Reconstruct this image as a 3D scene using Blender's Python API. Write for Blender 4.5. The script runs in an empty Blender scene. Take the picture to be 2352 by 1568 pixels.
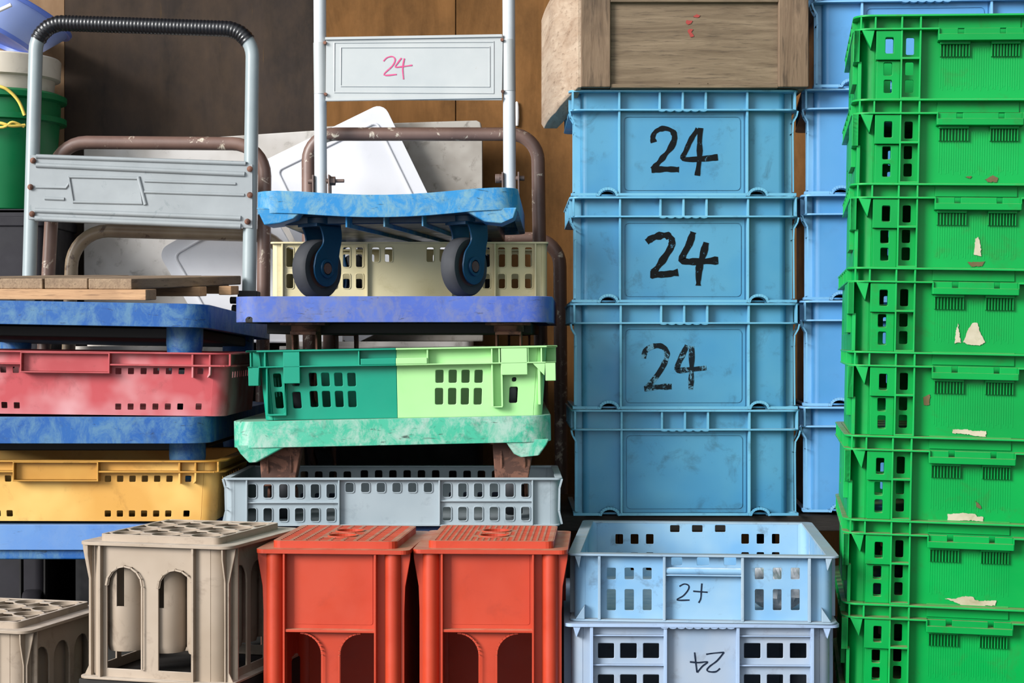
import bpy, math, random
from mathutils import Vector, Matrix, Euler, noise
from mathutils.geometry import delaunay_2d_cdt
random.seed(7)
PI = math.pi
FPX, D0, H = 4000.0, 3.0, 0.755          # focal length in pixels of a 2352 wide frame, camera distance, camera height
scene = bpy.context.scene
COL = scene.collection
CAM = Vector((0, -D0, H))

def S(Y): return FPX / (D0 + Y)
def at(px, py, Y):
    s = S(Y)
    return Vector(((px - 1176) / s, Y, H + (784 - py) / s))

# ------------------------------------------------------------------ mesh helpers
def rrect(x0, x1, z0, z1, r=0.0, n=4):
    r = min(r, abs(x1 - x0) * .499, abs(z1 - z0) * .499)
    if r <= 0: return [(x0, z0), (x1, z0), (x1, z1), (x0, z1)]
    out = []
    for cx, cz, a0 in ((x1 - r, z0 + r, -PI / 2), (x1 - r, z1 - r, 0), (x0 + r, z1 - r, PI / 2), (x0 + r, z0 + r, PI)):
        for k in range(n + 1):
            a = a0 + PI / 2 * k / n
            out.append((cx + r * math.cos(a), cz + r * math.sin(a)))
    return out
def circ(cx, cz, r, n=20, sx=1.0):
    return [(cx + r * sx * math.cos(2 * PI * k / n), cz + r * math.sin(2 * PI * k / n)) for k in range(n)]
def dense(poly, step):
    out = []
    for i, a in enumerate(poly):
        b = poly[(i + 1) % len(poly)]
        L = math.hypot(b[0] - a[0], b[1] - a[1]); n = max(1, int(L / step))
        for k in range(n): out.append((a[0] + (b[0] - a[0]) * k / n, a[1] + (b[1] - a[1]) * k / n))
    return out
def area(p): return sum(p[i][0] * p[(i + 1) % len(p)][1] - p[(i + 1) % len(p)][0] * p[i][1] for i in range(len(p)))

class MB:
    def __init__(s): s.v = []; s.f = []
    def add(s, v, f, M=None):
        o = len(s.v)
        s.v += [tuple(M @ Vector(p)) for p in v] if M else [tuple(p) for p in v]
        s.f += [tuple(i + o for i in q) for q in f]
        return s
    def box(s, x0, x1, y0, y1, z0, z1, M=None):
        if x0 > x1: x0, x1 = x1, x0
        if y0 > y1: y0, y1 = y1, y0
        if z0 > z1: z0, z1 = z1, z0
        v = [(x0, y0, z0), (x1, y0, z0), (x1, y1, z0), (x0, y1, z0), (x0, y0, z1), (x1, y0, z1), (x1, y1, z1), (x0, y1, z1)]
        return s.add(v, [(3, 2, 1, 0), (4, 5, 6, 7), (0, 1, 5, 4), (1, 2, 6, 5), (2, 3, 7, 6), (3, 0, 4, 7)], M)
    def _slab(s, outer, holes, put, M=None, flip=False):
        if area(outer) < 0: outer = outer[::-1]
        holes = [h if area(h) < 0 else h[::-1] for h in holes]
        loops = [outer] + holes
        flat = [p for l in loops for p in l]
        idx = []; o = 0
        for l in loops:
            idx.append(list(range(o, o + len(l)))); o += len(l)
        K = 1000.0                                           # triangulate in millimetres
        cv, ce_, cf, ov, oe, of = delaunay_2d_cdt([Vector((p[0] * K, p[1] * K)) for p in flat], [], idx, 2, 1e-4)
        mp = [q[0] if q else None for q in ov]
        tris = [tuple(mp[i] for i in t) for t in cf if all(mp[i] is not None for i in t)]
        n = len(flat)
        v = [put(p[0], p[1], 0) for p in flat] + [put(p[0], p[1], 1) for p in flat]
        f = []
        for t in tris:
            a, b, c = (flat[i] for i in t)
            cr = (b[0] - a[0]) * (c[1] - a[1]) - (b[1] - a[1]) * (c[0] - a[0])
            if abs(cr) < 1e-14: continue
            if cr < 0: t = t[::-1]
            f.append(tuple(t)); f.append(tuple(i + n for i in t[::-1]))
        o = 0
        for l in loops:
            m = len(l)
            for i in range(m):
                j = (i + 1) % m
                f.append((o + j, o + i, o + i + n, o + j + n))
            o += m
        if flip: f = [q[::-1] for q in f]
        return s.add(v, f, M)
    def plate(s, outer, holes, y0, y1, M=None):              # outline in x-z, thickness along y (y0 faces the front)
        return s._slab(outer, holes, lambda a, b, k: (a, y1 if k else y0, b), M)
    def splate(s, outer, holes, x0, x1, M=None):             # outline in y-z, thickness along x
        return s._slab(outer, holes, lambda a, b, k: (x0 if k else x1, a, b), M)
    def flat(s, outer, holes, z0, z1, M=None):               # outline in x-y, thickness along z
        return s._slab(outer, holes, lambda a, b, k: (a, b, z0 if k else z1), M)
    def ring(s, w, d, r, wid, z0, z1, y0=0.0, n=5):
        return s.flat(rrect(-w / 2, w / 2, y0, y0 + d, r, n), [rrect(-w / 2 + wid, w / 2 - wid, y0 + wid, y0 + d - wid, max(r - wid, .001), n)], z0, z1)
    def ribbon(s, pts, wid, y0, y1, M=None, rnd=False):      # a stroke of constant width in x-z
        L, R = [], []
        ws = wid if isinstance(wid, (list, tuple)) else [wid] * len(pts)
        for i, p in enumerate(pts):
            a = pts[max(i - 1, 0)]; b = pts[min(i + 1, len(pts) - 1)]
            dx, dz = b[0] - a[0], b[1] - a[1]; l = math.hypot(dx, dz) or 1
            nx, nz = -dz / l, dx / l; w = ws[i] / 2
            L.append((p[0] + nx * w, p[1] + nz * w)); R.append((p[0] - nx * w, p[1] - nz * w))
        for i in range(len(pts) - 1):
            q = [L[i], R[i], R[i + 1], L[i + 1]]
            v = [(a, y0, b) for a, b in q] + [(a, y1, b) for a, b in q]
            f = [(0, 1, 2, 3), (7, 6, 5, 4), (1, 0, 4, 5), (3, 2, 6, 7)]
            if i == 0: f.append((0, 3, 7, 4)) if False else f.append((0, 4, 5, 1)) if False else None
            f = [q_ for q_ in f if q_]
            if i == 0: f.append((4, 0, 1, 5)[::-1])
            if i == len(pts) - 2: f.append((2, 3, 7, 6)[::-1])
            s.add(v, f, M)
        return s
    def tube(s, pts, r, n=12, caps=True, M=None, rs=None, closed=False):
        pts = [Vector(p) for p in pts]; N = len(pts)
        v, f = [], []; up = None
        for i, p in enumerate(pts):
            a = pts[(i - 1) % N] if closed else pts[max(i - 1, 0)]
            b = pts[(i + 1) % N] if closed else pts[min(i + 1, N - 1)]
            t = (b - a).normalized()
            if up is None:
                up = Vector((0, 1, 0)) if abs(t.y) < .9 else Vector((1, 0, 0))
            x = t.cross(up).normalized(); up = x.cross(t).normalized()
            rr = rs[i] if rs else r
            for k in range(n):
                g = 2 * PI * k / n
                v.append(p + (x * math.cos(g) + up * math.sin(g)) * rr)
        for i in range(N if closed else N - 1):
            for k in range(n):
                k2 = (k + 1) % n; i2 = (i + 1) % N
                f.append((i * n + k, i * n + k2, i2 * n + k2, i2 * n + k)[::-1])
        if caps and not closed:
            f.append(tuple(range(n))); f.append(tuple(range((N - 1) * n, N * n))[::-1])
        return s.add(v, f, M)
    def lathe(s, prof, n=28, M=None, a0=0.0, a1=2 * PI, cap=False):   # profile (radius, z) about z
        full = abs(a1 - a0 - 2 * PI) < 1e-6
        m = n if full else n + 1
        v = []; f = []
        for k in range(m):
            a = a0 + (a1 - a0) * k / n
            for r, z in prof: v.append((r * math.cos(a), r * math.sin(a), z))
        q = len(prof)
        for k in range(n):
            k2 = (k + 1) % m
            for i in range(q - 1):
                f.append((k * q + i, k2 * q + i, k2 * q + i + 1, k * q + i + 1))
        return s.add(v, f, M)
    def cyl(s, c, r, h, axis='z', n=18):
        M = Matrix.Translation(Vector(c))
        if axis == 'x': M = M @ Matrix.Rotation(PI / 2, 4, 'Y')
        if axis == 'y': M = M @ Matrix.Rotation(-PI / 2, 4, 'X')
        return s.lathe([(0, 0), (r, 0), (r, h), (0, h)], n, M)
    def warp(s, fn): s.v = [tuple(fn(*p)) for p in s.v]; return s
    def build(s, name, mat, parent=None, bev=0.0, smooth=None, seg=2):
        me = bpy.data.meshes.new(name); me.from_pydata(s.v, [], s.f); me.validate(); me.update()
        o = bpy.data.objects.new(name, me); COL.objects.link(o); me.materials.append(mat)
        if parent: o.parent = parent
        if bev > 0 or smooth:
            for p in me.polygons: p.use_smooth = True
        if bev > 0:
            b = o.modifiers.new('bevel', 'BEVEL'); b.width = bev; b.segments = seg; b.limit_method = 'ANGLE'
            b.angle_limit = math.radians(35); b.harden_normals = True; b.use_clamp_overlap = True
        elif smooth:
            me.set_sharp_from_angle(angle=math.radians(smooth))
        return o

def thing(name, label, cat, loc=(0, 0, 0), rz=0, ry=0, rx=0, group=None):
    o = bpy.data.objects.new(name, None); COL.objects.link(o); o.empty_display_size = .05
    o.location = loc; o.rotation_euler = (math.radians(rx), math.radians(ry), math.radians(rz))
    o['label'] = label; o['category'] = cat
    if group: o['group'] = group
    return o
def tag(o, label, cat, group=None):
    o['label'] = label; o['category'] = cat
    if group: o['group'] = group
    return o
def mat_of(o):
    return Matrix.LocRotScale(o.location, o.rotation_euler, None)
def lp(o, px, py, y=0.0):                                   # where the sight line of a pixel meets the thing's own plane y
    Mi = mat_of(o).inverted(); c = Mi @ CAM; d = Mi.to_3x3() @ (at(px, py, 0) - CAM)
    t = (y - c.y) / d.y; p = c + d * t
    return (p.x, p.z)
def dup(root, loc, label, rz=None, ry=None, rx=None, skip=()):
    r = root.copy(); COL.objects.link(r); r.location = loc; r['label'] = label
    e = root.rotation_euler
    r.rotation_euler = (e.x if rx is None else math.radians(rx), e.y if ry is None else math.radians(ry), e.z if rz is None else math.radians(rz))
    for ch in list(root.children):
        if ch.name.split('.')[0] in skip: continue
        c = ch.copy(); COL.objects.link(c); c.parent = r
        for g in list(ch.children):
            d = g.copy(); COL.objects.link(d); d.parent = c
    return r
def smooth_path(pts, n=6):                                  # Catmull-Rom through 2-D or 3-D points
    P = [Vector(p) for p in pts]; out = []
    for i in range(len(P) - 1):
        a, b, c, d = P[max(i - 1, 0)], P[i], P[i + 1], P[min(i + 2, len(P) - 1)]
        for k in range(n):
            t = k / n
            out.append(.5 * ((2 * b) + (c - a) * t + (2 * a - 5 * b + 4 * c - d) * t * t + (3 * b - a - 3 * c + d) * t ** 3))
    out.append(P[-1]); return [tuple(p) for p in out]

# ------------------------------------------------------------------ materials
def lin(h):
    h = h.lstrip('#'); c = [int(h[i:i + 2], 16) / 255 for i in (0, 2, 4)]
    return tuple((x / 12.92 if x <= .04045 else ((x + .055) / 1.055) ** 2.4) for x in c) + (1,)
class NT:
    def __init__(s, name):
        s.m = bpy.data.materials.new(name); s.m.use_nodes = True; s.t = s.m.node_tree
        s.b = s.t.nodes['Principled BSDF']; s.vec = None
    def n(s, typ, **kw):
        q = s.t.nodes.new(typ)
        for k, v in kw.items():
            if k in q.inputs: q.inputs[k].default_value = v
            else: setattr(q, k, v)
        return q
    def l(s, a, b): s.t.links.new(a, b)
    def coords(s, scale=(1, 1, 1)):
        tc = s.n('ShaderNodeTexCoord'); oi = s.n('ShaderNodeObjectInfo')
        mu = s.n('ShaderNodeMath', operation='MULTIPLY'); mu.inputs[1].default_value = 37.0; s.l(oi.outputs['Random'], mu.inputs[0])
        ad = s.n('ShaderNodeVectorMath', operation='ADD'); s.l(tc.outputs['Object'], ad.inputs[0]); s.l(mu.outputs[0], ad.inputs[1])
        mp = s.n('ShaderNodeMapping'); mp.inputs['Scale'].default_value = scale; s.l(ad.outputs[0], mp.inputs['Vector'])
        return mp.outputs['Vector']
    def noise(s, vec, scale, detail=6, rough=.6, dist=0.0):
        q = s.n('ShaderNodeTexNoise'); q.inputs['Scale'].default_value = scale; q.inputs['Detail'].default_value = detail
        q.inputs['Roughness'].default_value = rough; q.inputs['Distortion'].default_value = dist; s.l(vec, q.inputs['Vector'])
        return q.outputs['Fac']
    def ramp(s, fac, lo, hi, a=0.0, b=1.0):
        q = s.n('ShaderNodeMapRange'); q.inputs['From Min'].default_value = lo; q.inputs['From Max'].default_value = hi
        q.inputs['To Min'].default_value = a; q.inputs['To Max'].default_value = b; s.l(fac, q.inputs['Value'])
        return q.outputs['Result']
    def mix(s, fac, a, b):
        q = s.n('ShaderNodeMix', data_type='RGBA')
        if isinstance(fac, float): q.inputs[0].default_value = fac
        else: s.l(fac, q.inputs[0])
        for k, x in ((6, a), (7, b)):
            if isinstance(x, tuple): q.inputs[k].default_value = x
            else: s.l(x, q.inputs[k])
        return q.outputs[2]
    def mul(s, a, b):
        q = s.n('ShaderNodeMath', operation='MULTIPLY'); s.l(a, q.inputs[0])
        if isinstance(b, float): q.inputs[1].default_value = b
        else: s.l(b, q.inputs[1])
        return q.outputs[0]
    def bump(s, h, strength=.2, dist=.001):
        q = s.n('ShaderNodeBump'); q.inputs['Strength'].default_value = strength; q.inputs['Distance'].default_value = dist
        s.l(h, q.inputs['Height']); s.l(q.outputs[0], s.b.inputs['Normal'])
    def fin(s, col, rough=.5, metal=0.0, spec=.5):
        if isinstance(col, tuple): s.b.inputs['Base Color'].default_value = col
        else: s.l(col, s.b.inputs['Base Color'])
        if isinstance(rough, float): s.b.inputs['Roughness'].default_value = rough
        else: s.l(rough, s.b.inputs['Roughness'])
        s.b.inputs['Metallic'].default_value = metal; s.b.inputs['Specular IOR Level'].default_value = spec
        return s.m

def plastic(name, base, fade=None, dirt='#3a3228', famt=.5, damt=.35, dust=None, dustamt=.5, rough=.45, fscale=5.0, dscale=22.0, scuff=None, samt=0.0, spec=.35):
    t = NT(name); v = t.coords()
    c = lin(base)
    f1 = t.ramp(t.noise(v, fscale, 3, .55), .42, .68, 0, famt)
    col = t.mix(f1, c, lin(fade or base))
    if scuff:                                                # worn, scratched and chalky patches
        vs = t.coords((1, 1, .7))
        a = t.ramp(t.noise(vs, 26, 11, .78, .5), .44, .60, 0, samt)
        col = t.mix(a, col, lin(scuff))
        vt = t.coords((.35, .35, 1.6))
        a2 = t.ramp(t.noise(vt, 60, 7, .75, 1.4), .60, .67, 0, min(1, samt + .1))
        col = t.mix(a2, col, lin(dirt))
    d1 = t.ramp(t.noise(v, dscale, 8, .7, .4), .56, .74, 0, damt)
    col = t.mix(d1, col, lin(dirt))
    if dust:                                                 # dust lies on ledges that face up
        g = t.n('ShaderNodeNewGeometry'); sp = t.n('ShaderNodeSeparateXYZ'); t.l(g.outputs['Normal'], sp.inputs[0])
        up = t.ramp(sp.outputs['Z'], .55, .9, 0, dustamt)
        up = t.mul(up, t.ramp(t.noise(v, 30, 4), .3, .6, .35, 1))
        col = t.mix(up, col, lin(dust))
    ro = t.ramp(t.noise(v, 18, 4), .3, .7, rough - .08, rough + .14)
    t.bump(t.noise(v, 120, 3), .12, .0006)
    return t.fin(col, ro, 0, spec)

def wood(name, a, b, c, axis='x', sc=1.0, rough=.8, swirl=.8):
    t = NT(name); k = {'x': (1.2, 14, 14), 'y': (14, 1.2, 14), 'z': (14, 14, 1.2)}[axis]
    k = tuple(q * sc for q in k); v = t.coords(k)
    n1 = t.noise(v, 4, 8, .65, swirl); col = t.mix(t.ramp(n1, .35, .68), lin(a), lin(b))
    v2 = t.coords(tuple(q * 3 for q in k)); n2 = t.noise(v2, 6, 4, .6)
    col = t.mix(t.ramp(n2, .55, .72, 0, .7), col, lin(c))
    v3 = t.coords(); col = t.mix(t.ramp(t.noise(v3, 7, 4), .55, .75, 0, .5), col, lin(c))
    t.bump(n2, .5, .002)
    return t.fin(col, rough)

def metal_paint(name, base, fade, rust, ramt=.8, lo=.62, rough=.4, metal=0.0):
    t = NT(name); v = t.coords()
    col = t.mix(t.ramp(t.noise(v, 9, 4), .35, .7), lin(base), lin(fade))
    r = t.ramp(t.noise(v, 26, 8, .72, .5), lo, lo + .06, 0, ramt)
    col = t.mix(r, col, lin(rust))
    t.bump(t.noise(v, 60, 5), .15, .001)
    return t.fin(col, rough, metal)

M = {}
M['green'] = plastic('green_plastic', '#008a3c', '#007a34', '#33421c', .8, .35, '#8a8660', .85, .36, 4, 20, spec=.16)
M['blue'] = plastic('blue_plastic', '#45819f', '#31749c', '#22363e', .85, .55, '#7c98a4', .6, .38, 5, 18)
M['yellow_rim'] = plastic('grimy_yellow_rim', '#a8782e', '#b88a3c', '#4a3010', .9, .75, '#6e4a18', .8, .5, 8, 24)
M['red_rim'] = plastic('grimy_red_rim', '#9c3c40', '#b25a5c', '#451a18', .9, .6, '#8a5450', .8, .5, 8, 24)
M['pale_rim'] = plastic('grimy_pale_rim', '#8a9daa', '#7690a6', '#484e52', .85, .75, '#8d9294', .8, .5, 8, 20)
M['grey_rim'] = plastic('worn_greyblue_rim', '#8fa4c0', '#8296b0', '#585654', .85, .55, '#9aa2aa', .7, .5, 8, 20)
M['blue_rim'] = plastic('worn_blue_rim', '#609ab4', '#4f8eb0', '#2a3c42', .8, .5, '#8fa6ae', .7, .42, 8, 26)
M['blue2_rim'] = plastic('worn_plain_blue_rim', '#6ea0c6', '#5a92c0', '#34506c', .7, .35, '#a0b6c6', .7, .42, 8, 26)
M['green_rim'] = plastic('worn_green_rim', '#0f9646', '#068a3c', '#4a4628', .8, .45, '#8a8660', .9, .42, 8, 26, spec=.2)
M['blue2'] = plastic('plain_blue_plastic', '#4c86b6', '#3c7aac', '#34506c', .7, .2, '#a9c3d6', .5, .38, 5, 18)
M['paleblue'] = plastic('faded_blue_plastic', '#7c9fb8', '#5f90b8', '#454d52', .9, .75, '#c9d2d8', .7, .5, 7, 20)
M['greyblue'] = plastic('bleached_blue_plastic', '#929dab', '#7e92a8', '#625e5c', .85, .6, '#c4ccd6', .6, .55, 7, 18)
M['orange'] = plastic('orange_plastic', '#ac3a22', '#a0321e', '#6a2417', .7, .22, '#b98468', .85, .42, 6, 20)
M['beige'] = plastic('beige_plastic', '#9a8b7b', '#887866', '#4e3c2e', .8, .55, '#dcd0c2', .6, .5, 6, 22)
M['red'] = plastic('faded_red_plastic', '#ae484d', '#c8989a', '#4f201e', .85, .4, '#8d4a44', .6, .5, 7, 18)
M['yellow'] = plastic('yellow_plastic', '#c79448', '#d8b468', '#5f3c12', .9, .4, '#9a6a20', .7, .48, 6, 15)
M['grey'] = plastic('grey_plastic', '#8f9aa0', '#808d94', '#545e62', .75, .45, '#c3cace', .5, .5, 6, 20)
M['cream'] = plastic('cream_plastic', '#c3b891', '#b6a97c', '#8a7a4c', .7, .3, '#efe6c4', .5, .5, 6, 20)
M['dgreen'] = plastic('dark_green_plastic', '#04856b', '#057c64', '#0b4d3c', .5, .12, '#3fbf9f', .4, .42, 5, 20)
M['lgreen'] = plastic('light_green_plastic', '#98ca88', '#8cc27e', '#5b8a4a', .5, .12, '#c8f0b4', .4, .42, 5, 20)
M['deck_blue'] = plastic('deep_blue_plastic', '#0f4a8c', '#1a5896', '#16202c', .8, .4, '#5a6a7a', .3, .5, 6, 24, '#507690', .8)
M['deck_sky'] = plastic('sky_blue_plastic', '#1873ac', '#2d83b4', '#20404c', .7, .35, '#58a8d8', .3, .5, 6, 24, '#6a929e', .9)
M['deck_violet'] = plastic('violet_blue_plastic', '#3a529e', '#4c66ae', '#343a50', .8, .4, '#8fa0d8', .3, .5, 6, 24, '#646a88', .75)
M['deck_mint'] = plastic('mint_green_plastic', '#2f9a7c', '#4fa88e', '#2c3a34', .8, .55, '#8a9a86', .6, .5, 6, 24, '#92ada1', .9)
M['deck_pale'] = plastic('pale_blue_plastic', '#4772b0', '#5e86b8', '#3c4c60', .8, .3, '#8fb0e0', .3, .5, 5, 20, '#6484b0', .4)
M['foam'] = plastic('dirty_white_foam', '#c8c4c0', '#a49d95', '#5c544a', .9, .6, None, 0, .85, 6, 24)
M['foamgrey'] = plastic('grimy_foam', '#a8a29a', '#7c746a', '#443c32', .9, .8, None, 0, .85, 7, 22)
M['lid'] = plastic('white_plastic', '#e2e2e6', '#d8d8de', '#a8a8a8', .5, .1, None, 0, .5, 5, 20)
M['bucketgreen'] = plastic('bucket_green', '#05683a', '#077242', '#06351d', .6, .15, None, 0, .35, 5, 20)
M['bucketcream'] = plastic('bucket_cream', '#d8cfc0', '#c4b8a4', '#7d705c', .8, .3, None, 0, .5, 6, 16)
M['basin'] = plastic('basin_blue', '#a6baf2', '#93aaf0', '#5a68b0', .6, .15, None, 0, .35, 5, 20)
M['basinrim'] = plastic('basin_rim_blue', '#6a84dc', '#7690e4', '#30408a', .6, .15, None, 0, .35, 5, 20)
M['bin'] = plastic('dark_bin', '#1d1b20', '#26232a', '#0c0b0c', .6, .3, None, 0, .6, 6, 20)
M['tyre'] = plastic('rubber', '#2b2c30', '#3a3c40', '#1c1816', .7, .3, None, 0, .7, 8, 30)
M['fork'] = plastic('dark_blue_caster', '#0c3450', '#0a2a42', '#080f16', .8, .5, None, 0, .35, 14, 30)
M['hub'] = plastic('rusty_hub', '#5a4038', '#3a2a28', '#1c5a86', .7, .3, None, 0, .6, 20, 40)
M['rust'] = metal_paint('rusty_steel', '#5a3a2c', '#7a5140', '#3a2219', .8, .5, .8)
M['rusttube'] = metal_paint('rust_brown_tube', '#735a50', '#604a42', '#d8ccb8', .85, .58, .42)
M['rusttube2'] = metal_paint('tan_worn_tube', '#94836c', '#7a6652', '#4a3428', .8, .57, .4)
M['greytube'] = metal_paint('grey_painted_steel', '#8c9698', '#808b8e', '#a07e74', .6, .70, .38)
M['panelgrey'] = metal_paint('grey_sheet_metal', '#83888a', '#8f9496', '#6a7476', .6, .62, .36)
M['whitetube'] = metal_paint('white_painted_steel', '#b8bcbe', '#adb2b6', '#a98d70', .7, .72, .35)
M['whitepanel'] = metal_paint('white_sheet_metal', '#a8abaa', '#a0a4a4', '#8a6a40', .7, .69, .4)
M['grip'] = NT('black_grip').fin(lin('#17171a'), .32)
M['bracket'] = metal_paint('bolted_bracket', '#6c564c', '#50403a', '#a08878', .7, .6, .55)
M['void'] = plastic('black_box', '#0b0b0d', '#101012', '#060606', .5, .2, None, 0, .8)  # near black that stands in for shade in the gap behind the trolleys
M['dark'] = NT('black_iron').fin(lin('#1a1817'), .7)  # black metal; on the underframes it stands for shade below the decks
M['boxwood'] = wood('weathered_wood_horizontal', '#74634e', '#564633', '#34281c', 'x')
M['boxwoodv'] = wood('weathered_wood_vertical', '#705c48', '#554230', '#2a1e12', 'z', .6, .85, 2.6)
M['boxwoody'] = wood('weathered_wood_side', '#a8947f', '#8e7660', '#644e3c', 'y', .6)
M['plank'] = wood('plank_wood', '#8e785f', '#725c48', '#4a3a2a', 'y')
M['batten'] = wood('batten_wood', '#b48e68', '#9e7856', '#664a34', 'x')
M['platform'] = wood('dark_platform_wood', '#1c1713', '#15110e', '#0c0a08', 'x')
M['rope'] = NT('yellow_rope').fin(lin('#e6c75c'), .7)
M['hook'] = NT('white_hook').fin(lin('#ece8e4'), .5)
M['redpaint'] = NT('red_paint').fin(lin('#8a2a22'), .6)
M['residue'] = plastic('paper_residue', '#a8a08c', '#90886e', '#6f6f4a', .9, .5, None, 0, .85, 25, 40)
M['dirtstain'] = plastic('brown_dirt', '#54482e', '#625638', '#4a4028', .9, .5, None, 0, .85, 25, 40)

def ink(name, col, under, wear, scale=55):                   # brush or pen, worn through in flecks
    t = NT(name); v = t.coords((1, 1, 1))
    a = t.ramp(t.noise(v, scale, 8, .75, .5), wear, wear + .05)
    return t.fin(t.mix(a, lin(col), lin(under)), .6, 0, .12)
M['ink1'] = ink('black_brush_paint', '#06090c', '#4a7890', .62)
M['ink2'] = ink('black_dry_brush_paint', '#050709', '#4a7c98', .60)
M['ink3'] = ink('faded_brush_paint', '#0c141a', '#527e94', .50, 40)
M['pen'] = ink('blue_black_pen', '#141f30', '#486480', .68)
M['pink'] = ink('pink_marker', '#c04c78', '#b090a0', .62)

# ------------------------------------------------------------------ setting
def structure(o): o['kind'] = 'structure'; return o
def plywood(name, a, b, c, amt):
    t = NT(name); v = t.coords((5, 1, 1.0))
    n1 = t.noise(v, 2.2, 8, .68, .5); col = t.mix(t.ramp(n1, .36, .66), lin(a), lin(b))
    v3 = t.coords((1, 1, .6)); col = t.mix(t.ramp(t.noise(v3, 3.0, 7, .7), .48, .70, 0, amt), col, lin(c))
    v4 = t.coords((16, 1, .9)); col = t.mix(t.ramp(t.noise(v4, 7, 5, .7), .66, .74, 0, .4), col, lin('#5a4426'))
    return t.fin(col, .8, 0, .15)
M['ply'] = plywood('brown_plywood', '#7c5630', '#634322', '#3e2a14', .8)
M['plydark'] = plywood('dark_stained_plywood', '#382f2a', '#2a2420', '#4e3e30', .7)
M['plytan'] = plywood('tan_plywood', '#94785c', '#80644a', '#64492f', .6)
cn = NT('concrete'); vv = cn.coords()
M['floor'] = cn.fin(cn.mix(cn.ramp(cn.noise(vv, 6, 8), .35, .7), lin('#2c2a28'), lin('#3a3834')), .85)
WY = 1.78
def wx(px): return (px - 1176) / S(WY)
MB().box(-4, 4, -6, WY + .2, -.1, 0).build('floor', M['floor'])['kind'] = 'structure'
MB().box(-4, 4, .9, WY + .12, 2.5, 2.56).build('ceiling', M['floor'])['kind'] = 'structure'  # unseen ceiling, added to keep overhead sky light off the back
w = MB().box(-4, 4, WY + .016, WY + .12, 0, 2.5).build('wall_back', M['ply']); structure(w)
for a, b, m, y in ((-4, wx(148), 'plytan', WY), (wx(150), wx(738), 'plydark', WY - .006), (wx(741), wx(1046), 'ply', WY), (wx(1048), wx(1420), 'ply', WY), (wx(1422), 4, 'ply', WY)):
    MB().box(a, b, y, WY + .018, 0, 2.498).build('plywood_panel', M[m], w, .0015)
# light: a soft low sun from the front left and the street's sky
SUN_E, SUN_A, SUN_D = 3.3, 26, (-1.25, -1.0, .62)
SKY_E, SKY_MIN, SKY_LO, SKY_HI, SKY_D = 1.05, .02, .25, 1.0, (-.40, -.88, .25)
EXPO = .85
# ------------------------------------------------------------------ crates
def corner(mb, sx, w, r, t, y0, z0, z1, back=False, d=0.0):  # a rounded vertical corner wall
    cx = sx * (w / 2 - r); cy = (y0 + d - r) if back else (y0 + r)
    a0 = {(-1, False): PI, (1, False): 1.5 * PI, (1, True): 0, (-1, True): PI / 2}[(sx, back)]
    o = [(cx + r * math.cos(a0 + PI / 2 * k / 6), cy + r * math.sin(a0 + PI / 2 * k / 6)) for k in range(7)]
    i = [(cx + (r - t) * math.cos(a0 + PI / 2 * k / 6), cy + (r - t) * math.sin(a0 + PI / 2 * k / 6)) for k in range(7)]
    mb.flat(o + i[::-1], [], z0, z1)
def shell(mb, w, d, h, r, t, y0, holes=(), notches=(), side_holes=(), z0=0.0, floor=True, back_holes=None, front=True):
    """four walls with holes, rounded corners and a floor; front face at y0"""
    def outline():
        o = [(-w / 2 + r, z0)]
        for n in notches: o += n
        return o + [(w / 2 - r, z0), (w / 2 - r, h), (-w / 2 + r, h)]
    if front: mb.plate(outline(), list(holes), y0, y0 + t)
    mb.plate([(-w / 2 + r, z0), (w / 2 - r, z0), (w / 2 - r, h), (-w / 2 + r, h)], list(holes) if back_holes is None else back_holes, y0 + d - t, y0 + d)
    so = [(y0 + r, z0), (y0 + d - r, z0), (y0 + d - r, h), (y0 + r, h)]
    mb.splate(so, list(side_holes), -w / 2, -w / 2 + t); mb.splate(so, list(side_holes), w / 2 - t, w / 2)
    for sx in (-1, 1):
        corner(mb, sx, w, r, t, y0, z0, h); corner(mb, sx, w, r, t, y0, z0, h, True, d)
    if floor: mb.flat(rrect(-w / 2 + t * .5, w / 2 - t * .5, y0 + t * .5, y0 + d - t * .5, r), [], z0 + .002, z0 + .006)
def PH(o, x0, x1, y0, y1, r=2.5, y=0.0):                     # a hole given by its pixels on plane y of thing o
    a = lp(o, x0, y1, y); b = lp(o, x1, y0, y); k = S(o.location.y)
    return rrect(a[0], b[0], a[1], b[1], r / k, 2)
def PB(mb, o, x0, x1, y0, y1, ya, yb):                       # a box whose front face covers pixels
    a = lp(o, x0, y1, ya); b = lp(o, x1, y0, ya); mb.box(a[0], b[0], ya, yb, a[1], b[1])
def mark(o, strokes, zoom, org, wid, mat, name, y, jit=.0, parent=None, smoothn=5):
    """hand-drawn strokes: points in zoomed pixels"""
    mb = MB(); k = S(o.location.y); i = 0
    for st in strokes:
        px = [(org[0] + a / zoom, org[1] + b / zoom) for a, b in st]
        pts = [lp(o, a, b, y) for a, b in px]
        pts = smooth_path([(a, b, 0) for a, b in pts], smoothn) if len(pts) > 2 else smooth_path([(pts[0][0], pts[0][1], 0), ((pts[0][0] + pts[1][0]) / 2, (pts[0][1] + pts[1][1]) / 2, 0), (pts[1][0], pts[1][1], 0)], 8)
        pts = [(p[0], p[1]) for p in pts]
        ws = [wid / k * (1 + jit * noise.noise(Vector((q * .45, i * 7.1, wid)))) for q in range(len(pts))]
        y_ = y - .0006 - .0001 * i
        mb.ribbon(pts, ws, y_, y + .0003); i += 1
    return mb.build(name, mat, parent or o)
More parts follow.
